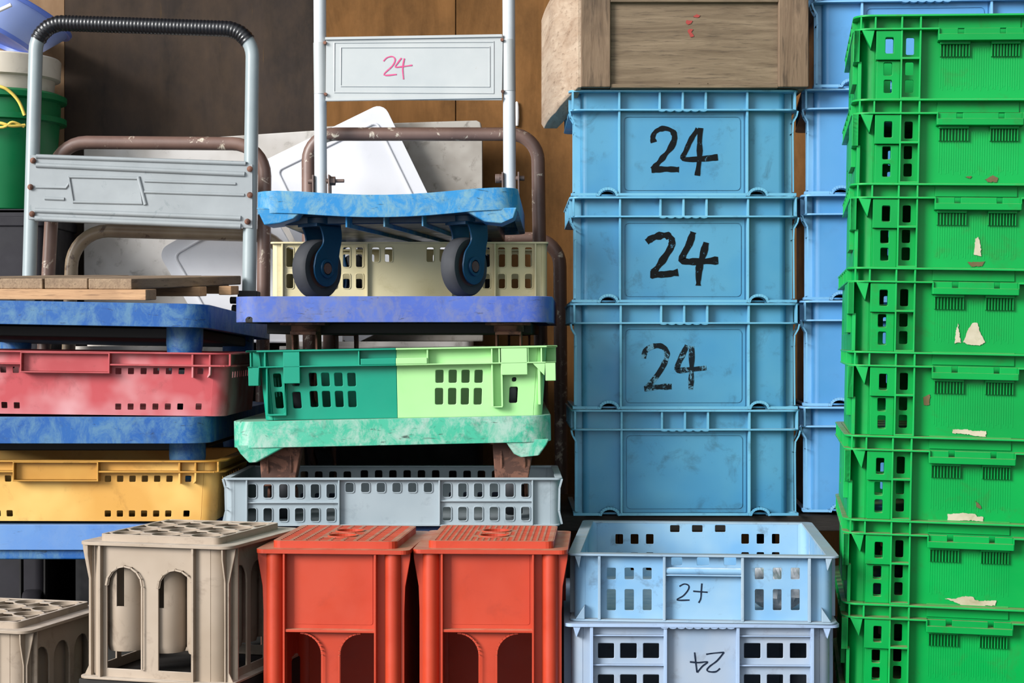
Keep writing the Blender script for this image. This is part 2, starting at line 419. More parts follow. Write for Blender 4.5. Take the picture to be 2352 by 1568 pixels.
def blob(o, pts, y, mat, name):                              # an irregular scrap stuck flat on a wall, outline in pixels
    P = dense(pts, 3.0); q = []
    for i, (a, b) in enumerate(P):
        q.append(lp(o, a + 2.2 * noise.noise(Vector((i * .7, a, b))), b + 2.2 * noise.noise(Vector((b, i * .7, a))), y))
    return MB().plate(q, [], y - .0012, y + .0004).build(name, mat, o)

# ---- green crates, stacked eight high in view, one more below the frame
def at_origin(px, py, Y): return at(px, py, Y)
GZ = .1463
g0 = thing('vegetable_crate', 'topmost crate of the tall green stack, level with the wooden box', 'crate', at(2254, 226, 0), rz=-9, ry=1.15, group='stacked green crates')
def make_green(o):
    X = lambda px: lp(o, px, 130, .004)[0]
    Z = lambda py: lp(o, 2060, py, .004)[1]
    w = .438; d = .52; wy = .024; ww = w - .018; mir = lambda px: 2 * 2254 - px
    hl = []
    for (a, b, c, e) in ((2033.4, 2053, 86, 123), (2080.7, 2100, 87, 126), (2030, 2049.5, 143, 173.5), (2079, 2098.5, 143, 173), (2030, 2049, 183.6, 213.4), (2078.4, 2098, 183.6, 213)):
        hl.append(PH(o, a, b, c, e, 3, wy)); q = hl[-1]; hl.append([(-x, z) for x, z in q])
    body = MB(); shell(body, ww, d - 2 * wy, GZ, .03, .003, wy, hl, side_holes=[[(wy + .06 + k * .1, .03), (wy + .10 + k * .1, .03), (wy + .10 + k * .1, .06), (wy + .06 + k * .1, .06)] for k in range(4)])
    # wall relief: fine ribbing, comb ribs, shallow panels
    for s in (1,):
        for k in range(34):
            x = X(2163) + (X(2345) - X(2163)) * k / 33
            body.box(x - .0009, x + .0009, wy - .00035, wy + .001, Z(200 + 6 * math.sin(k * 2.3)), Z(106))
    for (a, b) in ((2162, 2228), (2280, 2343)):
        for k in range(10):
            x = X(a + (b - a) * k / 9)
            body.box(x - .0009, x + .0009, wy - .007, wy + .001, Z(128), Z(94))
    body.box(X(2156), X(2346), wy - .003, wy + .001, Z(62), Z(32))
    body.build('crate_body', M['green'], o, .0012)
    rim = MB()
    rim.ring(w, d, .03, .026, GZ - .0035, GZ, 0)
    # lower flange, open at the front where the handle sits
    c = rrect(-w / 2, w / 2, 0, d, .03, 5)
    zf = Z(69)
    for a, b in ((-w / 2 + .028, X(2157)), (X(2353), w / 2 - .028)): rim.box(a, b, .0, wy + .001, zf, zf + .0032)
    rim.ring(w, d, .03, .022, zf, zf + .0032, 0) if False else None
    for sx in (-1, 1):
        rim.box(sx * w / 2, sx * (w / 2 - .012), .03, d - .03, zf, zf + .0032)
        corner(rim, sx, w, .03, .024, 0, zf, zf + .0032)
    rim.box(-w / 2 + .03, w / 2 - .03, d - wy - .001, d, zf, zf + .0032)
    for m in (1, -1):
        for px, yy in ((1977, .006), (2010, .002), (2071, .002), (2114, .002)):
            x = X(px) * m; rim.box(x - .0016, x + .0016, yy, wy + .001, zf, GZ)
        for px in (2071, 2114):
            x = X(px) * m; rim.box(x - .0015, x + .0015, .003, wy + .001, 0, zf)
        rim.box(X(2071) * m, X(2114) * m, .003, wy + .001, Z(136), Z(131))
        rim.box(X(2071) * m, X(2114) * m, .003, wy + .001, 0, .003)
        # gusset under the flange
        rim.plate([(X(1979) * m, zf), (X(2008) * m, zf), (X(2000) * m, Z(111))], [], .003, .03)
        # side ledger and ribs
        for yy in (.06, .12, .2, .28, .36, .44):
            rim.box(m * w / 2, m * (w / 2 - .012), yy, yy + .003, zf, GZ)
        rim.box(m * (w / 2 - .002), m * (w / 2 - .012), .05, .17, Z(185), zf)
        xa = X(1960) * m; rim.box(xa, X(1974) * m, .005, .010, Z(142), zf); rim.box(X(1972) * m, X(1980) * m, .010, .03, 0, Z(140))
        rim.box(m * (w / 2 - .0015), m * (w / 2 - .012), .005, .05, Z(142), zf)
    rim.build('rim', M['green_rim'], o, .0008)
    for m in (1, -1):
        post = MB()
        P = [(X(a) * m, Z(b)) for a, b in ((2012, 137), (2070, 137), (2070, 70), (2012, 70))]
        hq = [(x * m, z) for x, z in PH(o, 2033.4, 2053, 86, 123, 3, .006)]
        post.plate(P, [hq], .004, wy + .0005)
        P = [(X(2014) * m, 0), (X(2069) * m, 0), (X(2069) * m, Z(138)), (X(2014) * m, Z(138))]
        hs = [[(x * m, z) for x, z in PH(o, *q, 3, .012)] for q in ((2030, 2049.5, 143, 173.5), (2030, 2049, 183.6, 213.4))]
        post.plate(P, hs, .012, wy + .0005)
        post.build('corner_post', M['green'], o, .0012)
    h = MB()
    h.box(X(2155), X(2353), -.001, wy + .001, Z(94), Z(79))
    for a, b in ((2157, 2200), (2214, 2297), (2310, 2351)): h.box(X(a), X(b), .005, .013, Z(80), Z(65))
    for a in (2155.5, 2352.5): h.box(X(a) - .0015, X(a) + .0015, .0, wy + .001, Z(94), Z(66))
    h.box(X(2160), X(2230), .012, wy + .001, Z(100), Z(93)); h.box(X(2278), X(2346), .012, wy + .001, Z(100), Z(93))
    h.build('handle', M['green'], o, .001)
make_green(g0)
gl = ['green plastic crate second from the top of its stack, small brown smears at its foot',
      'green plastic crate third from the top, with an upright scrap of paper residue on it',
      'green plastic crate fourth from the top, with a broad ribbed patch of paper residue',
      'green plastic crate fifth from the top, a low residue strip and brown stains on it',
      'green plastic crate sixth from the top, a pale torn label strip at its foot',
      'green plastic crate seventh from the top, a large ragged white label scrap at its foot',
      'green plastic crate lowest in the photo, eighth from the top, cut off by the frame',
      'green plastic crate on the floor at the very base of the green stack']
up = mat_of(g0).to_3x3() @ Vector((0, 0, 1))
gs = [g0]; jx = [0, .0005, .0, -.0012, .001, -.0012, -.0008, 0, 0]
for k in range(1, 9):
    loc = g0.location - up * GZ * k + Vector((jx[k], 0, 0))
    gs.append(dup(g0, loc, gl[k - 1], rz=-9 + [0, .3, -.2, .4, -.3, .3, 0, .2, 0][k]))
for k, pts, mt in ((1, [(2262, 412), (2280, 402), (2292, 408), (2290, 418), (2268, 418)], 'dirtstain'), (1, [(2216, 406), (2232, 404), (2228, 410)], 'dirtstain'),
    (2, [(2237, 585), (2240, 548), (2247, 544), (2252, 560), (2253, 588)], 'residue'), (2, [(2222, 602), (2262, 600), (2255, 611), (2230, 612)], 'dirtstain'),
    (3, [(2212, 786), (2222, 760), (2234, 741), (2245, 741), (2252, 765), (2263, 786), (2250, 793), (2225, 791)], 'residue'), (3, [(2193, 789), (2195, 762), (2200, 742), (2204, 768), (2207, 786)], 'residue'),
    (4, [(2188, 986), (2222, 986), (2232, 989), (2265, 990), (2264, 1003), (2240, 1001), (2216, 996), (2188, 995)], 'residue'), (4, [(2120, 912), (2136, 905), (2134, 930), (2122, 930)], 'dirtstain'),
    (5, [(2176, 1180), (2218, 1178), (2240, 1180), (2244, 1186), (2259, 1186), (2258, 1197), (2228, 1194), (2177, 1196)], 'residue'), (5, [(2240, 1150), (2252, 1160), (2254, 1168), (2243, 1164)], 'dirtstain'),
    (6, [(2170, 1374), (2196, 1374), (2212, 1369), (2234, 1370), (2240, 1378), (2256, 1380), (2288, 1378), (2286, 1390), (2262, 1390), (2284, 1396), (2282, 1402), (2250, 1398), (2220, 1394), (2195, 1383)], 'residue')):
    blob(gs[k], pts, .0232, M[mt], 'paper_residue' if mt == 'residue' else 'mud_stain')

# ---- blue stacking crates with painted numbers
BZ = 245 / S(.62)
b0 = thing('stacking_crate', 'sky blue crate with a bold black 24, right under the wooden box', 'crate', at(1571, 450.5, .62), group='blue crates numbered 24')
def make_blue(o, mat, panel=True):
    X = lambda px: lp(o, px, 350, .002)[0]
    Z = lambda py: lp(o, 1571, py, .002)[1]
    w = 529 / S(.62); d = .42; wy = .022; h = BZ
    arcs = []
    for c in (1396, 1741):
        n = [(X(c) + 17 / 1105 * math.cos(PI - PI * k / 8), 12 / 1105 * math.sin(PI * k / 8) + .001) for k in range(9)]
        arcs.append([(n[0][0], 0)] + n + [(n[-1][0], 0)])
    body = MB(); shell(body, w - .050, d - 2 * wy + .01, h - .004, .014, .0035, wy, notches=arcs)
    if panel: body.plate(rrect(X(1427), X(1711), Z(444), Z(256), .002), [rrect(X(1434), X(1705), Z(437), Z(266), .009)], wy - .0024, wy + .001); body.plate(rrect(X(1436), X(1703), Z(435.2), Z(267.8), .0085), [], wy - .0022, wy + .001)
    body.build('crate_body', mat, o, .0015)
    rim = MB()
    rim.ring(w, d, .02, .030, h - .0045, h - .0003, 0); rim.ring(w - .003, d - .003, .02, .028, Z(254), Z(250), .0015)
    for px in (1316, 1423, 1516, 1569, 1622, 1717.4, 1827):
        rim.box(X(px) - .0022, X(px) + .0022, .004, wy + .002, Z(252), h - .002)
    for px in (1423, 1717.4): rim.box(X(px) - .0024, X(px) + .0024, .006, wy + .002, .002, Z(252))
    for m in (1, -1):
        rim.ribbon([(m * X(a), Z(b)) for a, b in ((1308, 254), (1311, 266), (1319, 280), (1320, 305), (1319, 441))], .0035, .006, wy + .02)
        for yy in (.05, .15, .25, .35): rim.box(m * (w / 2 - .001), m * (w / 2 - .016), yy, yy + .004, Z(252), h - .002)
    for m in (1, -1): rim.box(m * (w / 2 - .009), m * (w / 2 - .03), .040, .044, .004, h - .004)
    for k in range(6):                                       # scalloped grip under the lower flange
        rim.cyl((X(1521 + 19 * k), .003, Z(254)), .008, .018, 'y', 14) if False else rim.plate([(X(1521 + 19 * k) + .0082 * math.cos(PI + PI * q / 6), Z(252.5) + .0035 * math.sin(PI + PI * q / 6)) for q in range(7)], [], .002, wy)
    rim.build('rim', M['blue_rim'], o, .001)
    foot = MB()
    pts = [(X(1312), .004)]
    for c in (1396, 1741):
        pts += [(X(c - 26), .004)] + [(X(c) + 20.5 / 1105 * math.cos(PI - PI * k / 10), .003 + 14.5 / 1105 * math.sin(PI * k / 10)) for k in range(11)] + [(X(c + 26), .004)]
    pts.append((-X(1312), .004))
    foot.ribbon(pts, .0055, .002, wy + .012)
    for m in (1, -1): foot.box(m * (w / 2 - .006), m * (w / 2 - .017), .03, d - .03, .002, .006)
    foot.build('foot_rim', M['blue_rim'], o, .0008)
make_blue(b0, M['blue'])
blues = [b0]
for k, l in ((1, 'sky blue crate with a 24 in thick dry brush strokes, second under the wooden box'),
             (2, 'sky blue crate with a faded worn 24, third from top of the middle blue stack'),
             (3, 'plain sky blue crate without a number, lowest of the middle blue stack')):
    blues.append(dup(b0, b0.location - Vector((-.0015 * k, 0, BZ * k)), l))
yb = .022 - .0022
mark(blues[0], [[(548, 712), (543, 685), (560, 656), (600, 642), (640, 656), (652, 690), (635, 735), (600, 780), (562, 825), (542, 848)], [(536, 850), (600, 846), (674, 848)], [(770, 646), (738, 690), (708, 755), (696, 794), (780, 795), (868, 786)], [(782, 640), (777, 700), (776, 790), (765, 878)]], 2.178, (1250, 0), 12.5, M['ink1'], 'painted_number', yb, .35)
mark(blues[1], [[(512, 1210), (545, 1188), (600, 1176), (634, 1190), (636, 1230), (600, 1290), (548, 1362)], [(530, 1372), (600, 1372), (670, 1362)], [(745, 1160), (725, 1220), (690, 1298), (760, 1308), (870, 1302)], [(810, 1212), (795, 1270), (775, 1340), (770, 1428)]], 2.178, (1250, 0), 15, M['ink2'], 'painted_number', yb, .55)
mark(blues[2], [[(545, 478), (555, 432), (600, 405), (652, 405), (684, 440), (672, 500), (625, 580), (560, 655)], [(548, 660), (620, 650), (712, 646)], [(806, 400), (780, 450), (745, 542), (810, 545), (920, 534)], [(832, 402), (832, 520), (826, 664)]], 2.613, (1270, 640), 12, M['ink3'], 'painted_number', yb, .4)

# second blue column, half hidden behind the green stack
c0 = dup(b0, at(2131, 199, .62), 'plain blue crate topmost of the column half hidden behind the green crates', rz=-3.5, skip=('painted_number',))
c0['group'] = 'blue crates behind the green stack'
for ch in c0.children:
    ch.data = ch.data.copy(); ch.data.materials[0] = M['blue2' if 'body' in ch.name else 'blue2_rim']
cl = ['plain blue crate behind the green stack, beside the crate with the bold black 24', 'plain blue crate behind the green stack, beside the crate with the dry brushed 24',
      'plain blue crate behind the green stack, beside the crate with the faded 24', 'lowest blue crate behind the green stack, beside the blue crate without number']
tops = [450, 694, 942, 1190]
for k in range(4):
    p = at(2110 + [0, -1, -3, -4][k], 449 + 246 * k - [0, 1, 0, -1][k], .62); dup(c0, Vector((p.x, p.y, c0.location.z - BZ * (k + 1))), cl[k], rz=[-7, -4, -4.5, -4][k])
pz = b0.location.z - 3 * BZ
pl = thing('platform', 'low dark wooden platform under the two blue crate stacks', 'platform', (.5, .82, 0))
MB().box(-.43, .62, -.17, .34, pz - .034, pz - .001).build('top_board', M['platform'], pl, .002)
for x in (-.4, .1, .59):
    for y in (-.15, .3): MB().box(x - .02, x + .02, y - .02, y + .02, 0, pz - .033).build('leg', M['platform'], pl, .002)

# ---- wooden box on the blue stack
wb = thing('wooden_box', 'old weathered wooden box with framed front panel lying on the blue stack', 'box', at(1596, 206.5, .60))
X = lambda px: lp(wb, px, 100, 0)[0]; Z = lambda py: lp(wb, 1596, py, 0)[1]
hb = Z(-48)
fp = MB().plate([(X(1400), .004), (X(1556), .004), (X(1562), .012), (X(1566), .004), (X(1618), .004), (X(1622), .004), (X(1628), .012), (X(1634), .004), (X(1795), .004), (X(1795), hb - .02), (X(1400), hb - .02)], [], .012, .03)
fp.build('front_panel', M['boxwood'], wb, .001)
for a, b in ((1334, 1403), (1788, 1858)):
    MB().box(X(a), X(b), 0, .03, .002, hb).build('stile', M['boxwoodv'], wb, .003)
MB().box(X(1402), X(1789), .001, .03, Z(9), hb).build('rail', M['boxwood'], wb, .002)
MB().box(X(1402), X(1789), .004, .03, .001, Z(196)).build('rail', M['boxwood'], wb, .002)
sb = MB(); x0 = X(1336); zz = -.012
sb.add([(x0 - .03, -.0, .002), (x0, .004, 0.002), (x0 - .03, .40, zz - .05), (x0 - .075, .40, zz - .05), (x0 - .004, -.0, hb), (x0, .004, hb), (x0 - .02, .40, hb - .01), (x0 - .062, .40, hb - .01)], []) if False else None
sb.box(-.036, 0, .002, .42, -.03, hb)
def side(x, y, z):
    t = (y - .002) / .42
    zl = .0 - .036 * min(1, t * 4)
    if z < 0: z = zl
    bul = .008 * math.sin(PI * t)
    return (x0 + x * (.15 + .85 * min(1, t * 3 + .1)) - .040 * t - (bul if x < 0 else 0), y, z - (0 if z < .1 else .0))
sb2 = MB()
ys = [.002 + .42 * k / 12 for k in range(13)]; prof = []
for y in ys:
    t = (y - .002) / .42
    rr = [( -.036, -.024), (-.03, -.034), (0, -.034), (0, hb), (-.03, hb), (-.036, hb - .012)]
    prof.append([side(a, y, b) if b > 0 else (side(a, y, 1)[0], y, b * min(1, t * 3.0) + .002) for a, b in rr])
v = [p for r in prof for p in r]; f = []
for i in range(12):
    for k in range(6): f.append((i * 6 + k, i * 6 + (k + 1) % 6, (i + 1) * 6 + (k + 1) % 6, (i + 1) * 6 + k)[::-1])
f.append(tuple(range(6))); f.append(tuple(range(72, 78))[::-1])
sb2.add(v, f).build('side_board', M['boxwoody'], wb, .005)
MB().box(X(1856) - .03, X(1856), .031, .40, .002, hb).build('side_board', M['boxwoody'], wb, .003)
MB().box(x0, X(1856), .385, .405, .003, hb).build('back_board', M['boxwood'], wb, .003)
MB().box(x0 + .004, X(1856) - .031, .031, .384, .003, .012).build('bottom_board', M['boxwood'], wb)
for pts in ([(1575, 57), (1578, 50), (1590, 52), (1588, 58), (1580, 61)], [(1592, 43), (1600, 37), (1608, 40), (1602, 45)], [(1579, 76), (1585, 70), (1592, 72), (1588, 78), (1594, 88), (1586, 90)]):
    blob(wb, pts, .0118, M['redpaint'], 'paint_smear')

# ---- open pale blue basket crate and the bleached one under it
pb = thing('basket_crate', 'open pale blue perforated crate with 24 in pen, standing in front of the blue stack', 'crate', at(1614, 1431, 0), rz=-5)
X = lambda px: lp(pb, px, 1350, 0)[0]; Z = lambda py: lp(pb, 1614, py, 0)[1]
w = 622 / 1333.3; d = .57; h = Z(1274); wy = .018
hl = [PH(pb, a, b, c, e, 2.5, wy) for a, b in ((1394, 1414.5), (1435, 1456), (1476.6, 1496.7), (1734, 1754.4), (1775.5, 1795.3), (1816.7, 1837)) for c, e in ((1303.6, 1330), (1353, 1401))]
hc = [PH(pb, a, b, 1279.7, 1298, 2.5, wy) for a, b in ((1541.7, 1567), (1600.7, 1629), (1662.8, 1691))]
body = MB(); shell(body, w - .02, d - 2 * wy, h - .002, .02, .0035, wy, hl + hc, side_holes=[rrect(.1 + .05 * k, .125 + .05 * k, .03, .07) for k in range(8)])
body.build('crate_body', M['paleblue'], pb, .0012)
rim = MB(); rim.ring(w, d, .015, .022, h - .004, h, 0); rim.ring(w - .006, d - .006, .015, .02, 0, .004, .003)
for px in (1376.5, 1526, 1706, 1860): rim.box(X(px) - .0025, X(px) + .0025, .002, wy + .001, .003, h - .002)
for m in (1, -1):
    for yy in (.08, .2, .33, .46): rim.box(m * w / 2, m * (w / 2 - .014), yy, yy + .004, .003, h - .002)
    e = -w / 2 if m == 1 else w / 2
    rim.plate([(e + m * .014, .004), (e + m * .03, .004), (e + m * .03, .028)], [], .002, wy + .004)
    rim.plate([(e + m * .012, h - .003), (e + m * .024, h - .003), (e + m * .020, h - .026)], [], .002, wy + .004)
rim.build('rim', M['pale_rim'], pb, .001)
hd = MB(); hd.box(X(1528), X(1704), .004, wy + .001, Z(1324), Z(1321)); hd.tube([(X(1529), .010, Z(1313)), (X(1703), .010, Z(1313))], .0062, 12)
hd.build('handle_bar', M['paleblue'], pb, .0008)
mark(pb, [[(1000, 632), (1035, 614), (1068, 625), (1066, 655), (1030, 700), (982, 732), (1075, 733)], [(1102, 667), (1150, 671), (1208, 675)], [(1166, 610), (1162, 660), (1158, 720), (1142, 753)]], 3.222, (1250, 1150), 3.2, M['pen'], 'written_number', wy, .3)
# crumpled packaging seen through the slots
bag = MB(); nu, nv = 26, 14; v = []; f = []
for i in range(nu + 1):
    for j in range(nv):
        a = 2 * PI * j / nv; t = i / nu
        r = .06 * math.sin(PI * min(max(t, .02), .98)) ** .45
        p = Vector((.17 * (t - .5), r * math.cos(a), r * .7 * math.sin(a)))
        k = 1 + .35 * noise.noise(p * 38); v.append((p.x, p.y * k, p.z * k + .048))
for i in range(nu):
    for j in range(nv): f.append((i * nv + j, i * nv + (j + 1) % nv, (i + 1) * nv + (j + 1) % nv, (i + 1) * nv + j))
t = NT('clear_packaging'); vv = t.coords(); t.b.inputs['Transmission Weight'].default_value = .25
M['bag'] = t.fin(t.mix(t.ramp(t.noise(vv, 40, 6), .4, .6), lin('#b8bcc0'), lin('#e8eaee')), .25)
bg = MB().add(v, f).build('plastic_bag', M['bag'], None); bg.location = at(1790, 1431, .1); bg.location.y = .10; bg.location.z = pb.location.z + .008
tag(bg, 'crumpled clear packaging inside the open pale blue crate, seen through its slots', 'packaging')

lb = thing('basket_crate', 'bleached grey blue slotted crate with an upside-down 24, under the open crate', 'crate', (pb.location.x - .002, -.006, 0), rz=-1.5)
X = lambda px: lp(lb, px, 1500, 0)[0]; Z = lambda py: lp(lb, 1614, py, 0)[1]
w = 632 / 1333.3; h = pb.location.z - .0005; d = .58
rows = ((1477, 1511), (1549, 1583), (1640, 1674)); hl = [PH(lb, a, b, c, e, 2, wy) for a, b in ((1373.5, 1410.5), (1425, 1462.6), (1477.5, 1514), (1709, 1747), (1762, 1799), (1815, 1852.7)) for c, e in rows]
body = MB(); shell(body, w - .026, d - 2 * wy, h - .002, .02, .0035, wy, hl)
body.build('crate_body', M['greyblue'], lb, .0012)
rim = MB(); rim.ring(w, d, .015, .026, h - .006, h, 0); rim.ring(w - .01, d - .01, .015, .02, 0, .005, .005)
for px in (1359, 1529, 1696, 1867): rim.box(X(px) - .0028, X(px) + .0028, .003, wy + .001, .003, h - .002)
for a, b in ((1361, 1528), (1697, 1866)):
    for y in (1462, 1530, 1600, 1660): rim.box(X(a), X(b), .008, wy + .001, Z(y + 1.5), Z(y - 1.5))
for m in (1, -1):
    e = X(1316) if m == 1 else -X(1316)
    rim.plate([(e, h - .005), (e + m * .014, h - .005), (e + m * .006, h - .025)], [], .002, wy + .004)
    for yy in (.08, .2, .33, .46): rim.box(m * w / 2, m * (w / 2 - .014), yy, yy + .004, .003, h - .002)
for k in range(9): rim.plate([(X(1527 + 19 * k) + .0075 * math.cos(PI + PI * q / 6), h - .005 + .004 * math.sin(PI + PI * q / 6)) for q in range(7)], [], .001, wy)
rim.build('rim', M['grey_rim'], lb, .001)
mark(lb, [[(1198, 1134), (1250, 1126), (1330, 1119)], [(1330, 1119), (1280, 1180), (1225, 1222), (1204, 1250), (1225, 1263), (1270, 1262), (1300, 1238)], [(1078, 1190), (1140, 1195), (1208, 1190), (1170, 1222), (1132, 1268)], [(1112, 1120), (1120, 1190), (1130, 1268)]], 3.222, (1250, 1150), 3.4, M['pen'], 'written_number', wy, .3)
wb.location.z = b0.location.z + BZ
# ------------------------------------------------------------------ platform trolleys
def caster(o, x, y, zt, r, tw, ang, fm, tm, hm, swivel=.028):
    """swivel caster: fork under a plate, tyre and hub; origin at the floor contact"""
    c = bpy.data.objects.new('caster', None)
    mb = MB()
    mb.box(-.045, .045, -.035, .045, zt - .005, zt); mb.cyl((0, swivel * .3, zt - .018), .03, .013); mb.box(-tw / 2 - .008, tw / 2 + .008, -.028, .04, zt - .024, zt - .017)
    k = r / .059; fr = .036 * k
    neck = smooth_path([(.046, zt - .018, 0), (.049, zt - .045, 0), (.042 * k, r + .036 * k, 0), (fr, r + .004, 0)], 4)
    nose = smooth_path([(-fr, r + .004, 0), (-.028 * k, r + .028 * k, 0), (-.008, r + .050 * k, 0), (-.010, zt - .035, 0), (-.022, zt - .018, 0)], 4)
    prof = [(a, b) for a, b, _ in neck] + [(fr * math.cos(-PI * q / 12), r + fr * math.sin(-PI * q / 12)) for q in range(1, 12)] + [(a, b) for a, b, _ in nose]
    for s in (-1, 1):
        T = Matrix.Translation((s * (tw / 2 + .008), 0, r)) @ Matrix.Rotation(s * PI / 2, 4, 'Y')
        mb.lathe([(.019 * k, -.001), (.019 * k, .004), (.013 * k, .004), (.013 * k, -.001)], 20, T)
    for s in (-1, 1):
        mb.splate(prof, [], s * (tw / 2 + .006) - .002, s * (tw / 2 + .006) + .002)
    f = mb.build('caster', fm, o, .0015); f.location = (x, y, 0); f.rotation_euler = (0, 0, math.radians(ang))
    R = Matrix.Translation((0, 0, r)) @ Matrix.Rotation(PI / 2, 4, 'Y')
    h = tw / 2
    ty = MB().lathe([(r * .62, -h * .8), (r * .7, -h), (r * .93, -h), (r * .985, -h * .75), (r, -h * .3), (r, h * .3), (r * .985, h * .75), (r * .93, h), (r * .7, h), (r * .62, h * .8)], 40, R)
    ty.build('tyre', tm, f, 0, 40)
    hb_ = MB().lathe([(0, -h * .95), (r * .22, -h * .95), (r * .26, -h * .75), (r * .5, -h * .6), (r * .64, -h * .85), (r * .64, h * .85), (r * .5, h * .6), (r * .26, h * .75), (r * .22, h * .95), (0, h * .95)], 28, R)
    hb_.cyl((-h - .012, 0, r), .011, 2 * h + .024, 'x', 12)
    hb_.build('hub', hm, f, 0, 40)
    return f
def trolley(label, pcx, ptop, Yf, w, dep, edge, ch, dm, rz=0, ry=0, rx=0, rad=.05, sag=0.0, group=None):
    p = at(pcx, ptop, Yf)
    o = thing('platform_trolley', label, 'trolley', (p.x, p.y, p.z - edge - ch), rz, ry, rx, group)
    o['ch'] = ch
    top = ch + edge
    mb = MB()
    out = dense(rrect(-w / 2, w / 2, 0, dep, rad, 6), .04)
    inn = dense(rrect(-w / 2 + .014, w / 2 - .014, .014, dep - .014, rad - .012, 6), .04)
    mb.flat(out, [inn], ch, top); mb.flat(dense(rrect(-w / 2 + .012, w / 2 - .012, .012, dep - .012, rad - .012, 6), .04), [], top - .014, top - .0006)
    if sag: mb.warp(lambda x, y, z: (x, y, z - sag * max(0, 1 - (x / (w * .38)) ** 2) ** 1.3 * max(0, 1 - y / .4)))
    mb.build('deck', dm, o, .008, seg=3)
    rb = MB()
    for k in range(5): rb.box(-w / 2 + .05 + (w - .1) * k / 4 - .002, -w / 2 + .05 + (w - .1) * k / 4 + .002, .016, dep - .016, ch + .004, top - .013)
    for k in range(6): rb.box(-w / 2 + .015, w / 2 - .015, .06 + (dep - .12) * k / 5 - .002, .06 + (dep - .12) * k / 5 + .002, ch + .006, top - .013)
    rb.build('underside_ribs', dm, o)
    return o
def U(pts_px, o, y):
    out = []
    for a, b in pts_px: x, z = lp(o, a, b, y); out.append((x, y, z))
    return out
def arc_handle(o, y, xl0, yl0, xl1, xr1, xr0, yr0, ytl, ytr, rad_px, r, mat, name='handle'):
    """U-shaped tube: left foot, left leg top x, right leg top x, right foot; centre line in pixels"""
    P = [(xl0, yl0), (xl1, ytl + rad_px)]
    for k in range(1, 9): a = PI - PI / 2 * k / 8; P.append((xl1 + rad_px + rad_px * math.cos(a), ytl + rad_px - rad_px * math.sin(a)))
    for k in range(0, 9): a = PI / 2 - PI / 2 * k / 8; P.append((xr1 - rad_px + rad_px * math.cos(a), ytr + rad_px - rad_px * math.sin(a)))
    P.append((xr0, yr0))
    pts = U(P, o, y); pts[0] = (pts[0][0], y, o['ch'] + .01); pts[-1] = (pts[-1][0], y, o['ch'] + .01)
    h = MB().tube(pts, r, 16).build(name, mat, o, 0, 50)
    return h, pts
def pod(o, pts, mat, y0=.003, y1=.10):
    P = [lp(o, a, b, y0) for a, b in pts]
    b = MB().plate(P, [], y0, y1); b.build('corner_pod', mat, o, .003)

# -- middle stack, bottom to top: hidden carrier, mint green, violet, sky blue
LG = 'pale blue trolley under the low grey slotted crate, at the base of the middle stack'
tg = trolley(LG, 900, 1209, .42, .62, .90, .045, .345, M['deck_pale'])
for x in (-.24, .24):
    for y in (.10, .76): caster(tg, x, y, .345, .08, .045, 0, M['rust'], M['tyre'], M['hub'])
arc_handle(tg, .885, 757, 700, 757, 1286, 1290, 660, 548, 548, 62, .0165, M['rusttube'])

td = trolley('mint green worn trolley under the two-tone green crate, brown tube handle', 902, 961, .40, .627, .86, .052, .150, M['deck_mint'], 0, -1.2)
for x in (-.225, .237):
    for y in (.09, .80): caster(td, x, y, .150, .05, .034, 180 if y < .5 else 20, M['rust'], M['rust'] if x > 9 else M['tyre'], M['rust'])
pod(td, [(541, 1024), (672, 1016), (648, 1030), (590, 1062), (572, 1063), (552, 1042)], M['deck_mint'])
pod(td, [(1158, 1010), (1262, 1008), (1255, 1022), (1238, 1046), (1196, 1050), (1180, 1042)], M['deck_mint'])
for k, x in enumerate((-.225, .237)):                        # rust-brown channel legs above the front casters
    MB().plate([(x - .04, .152), (x + .045, .152), (x + .03, .075), (x - .036, .07)], [], .045, .085).build('caster_bracket', M['rust'], td, .003)
arc_handle(td, .838, 705, 640, 708, 1236, 1236, 560, 308, 308, 62, .0165, M['rusttube'])

te = trolley('violet blue trolley with chipped front corner under the cream crate and rubber wheels', 899, 680, .40, .628, .80, .051, .182, M['deck_violet'], -2.2)
for x in (-.185, .225):
    for y in (.10, .70): caster(te, x, y, .182, .055, .036, 0, M['rust'], M['tyre'], M['rust'])
MB().box(-.27, .27, .14, .77, .160, .183).build('underframe', M['dark'], te, .003)  # coloured black to give the shade beneath the violet deck
MB().plate([(-.287, .181), (-.262, .181), (-.262, .187), (-.268, .190), (-.275, .194), (-.284, .193), (-.288, .188)], [], .0012, .012).build('broken_notch', M['dark'], te, .002)

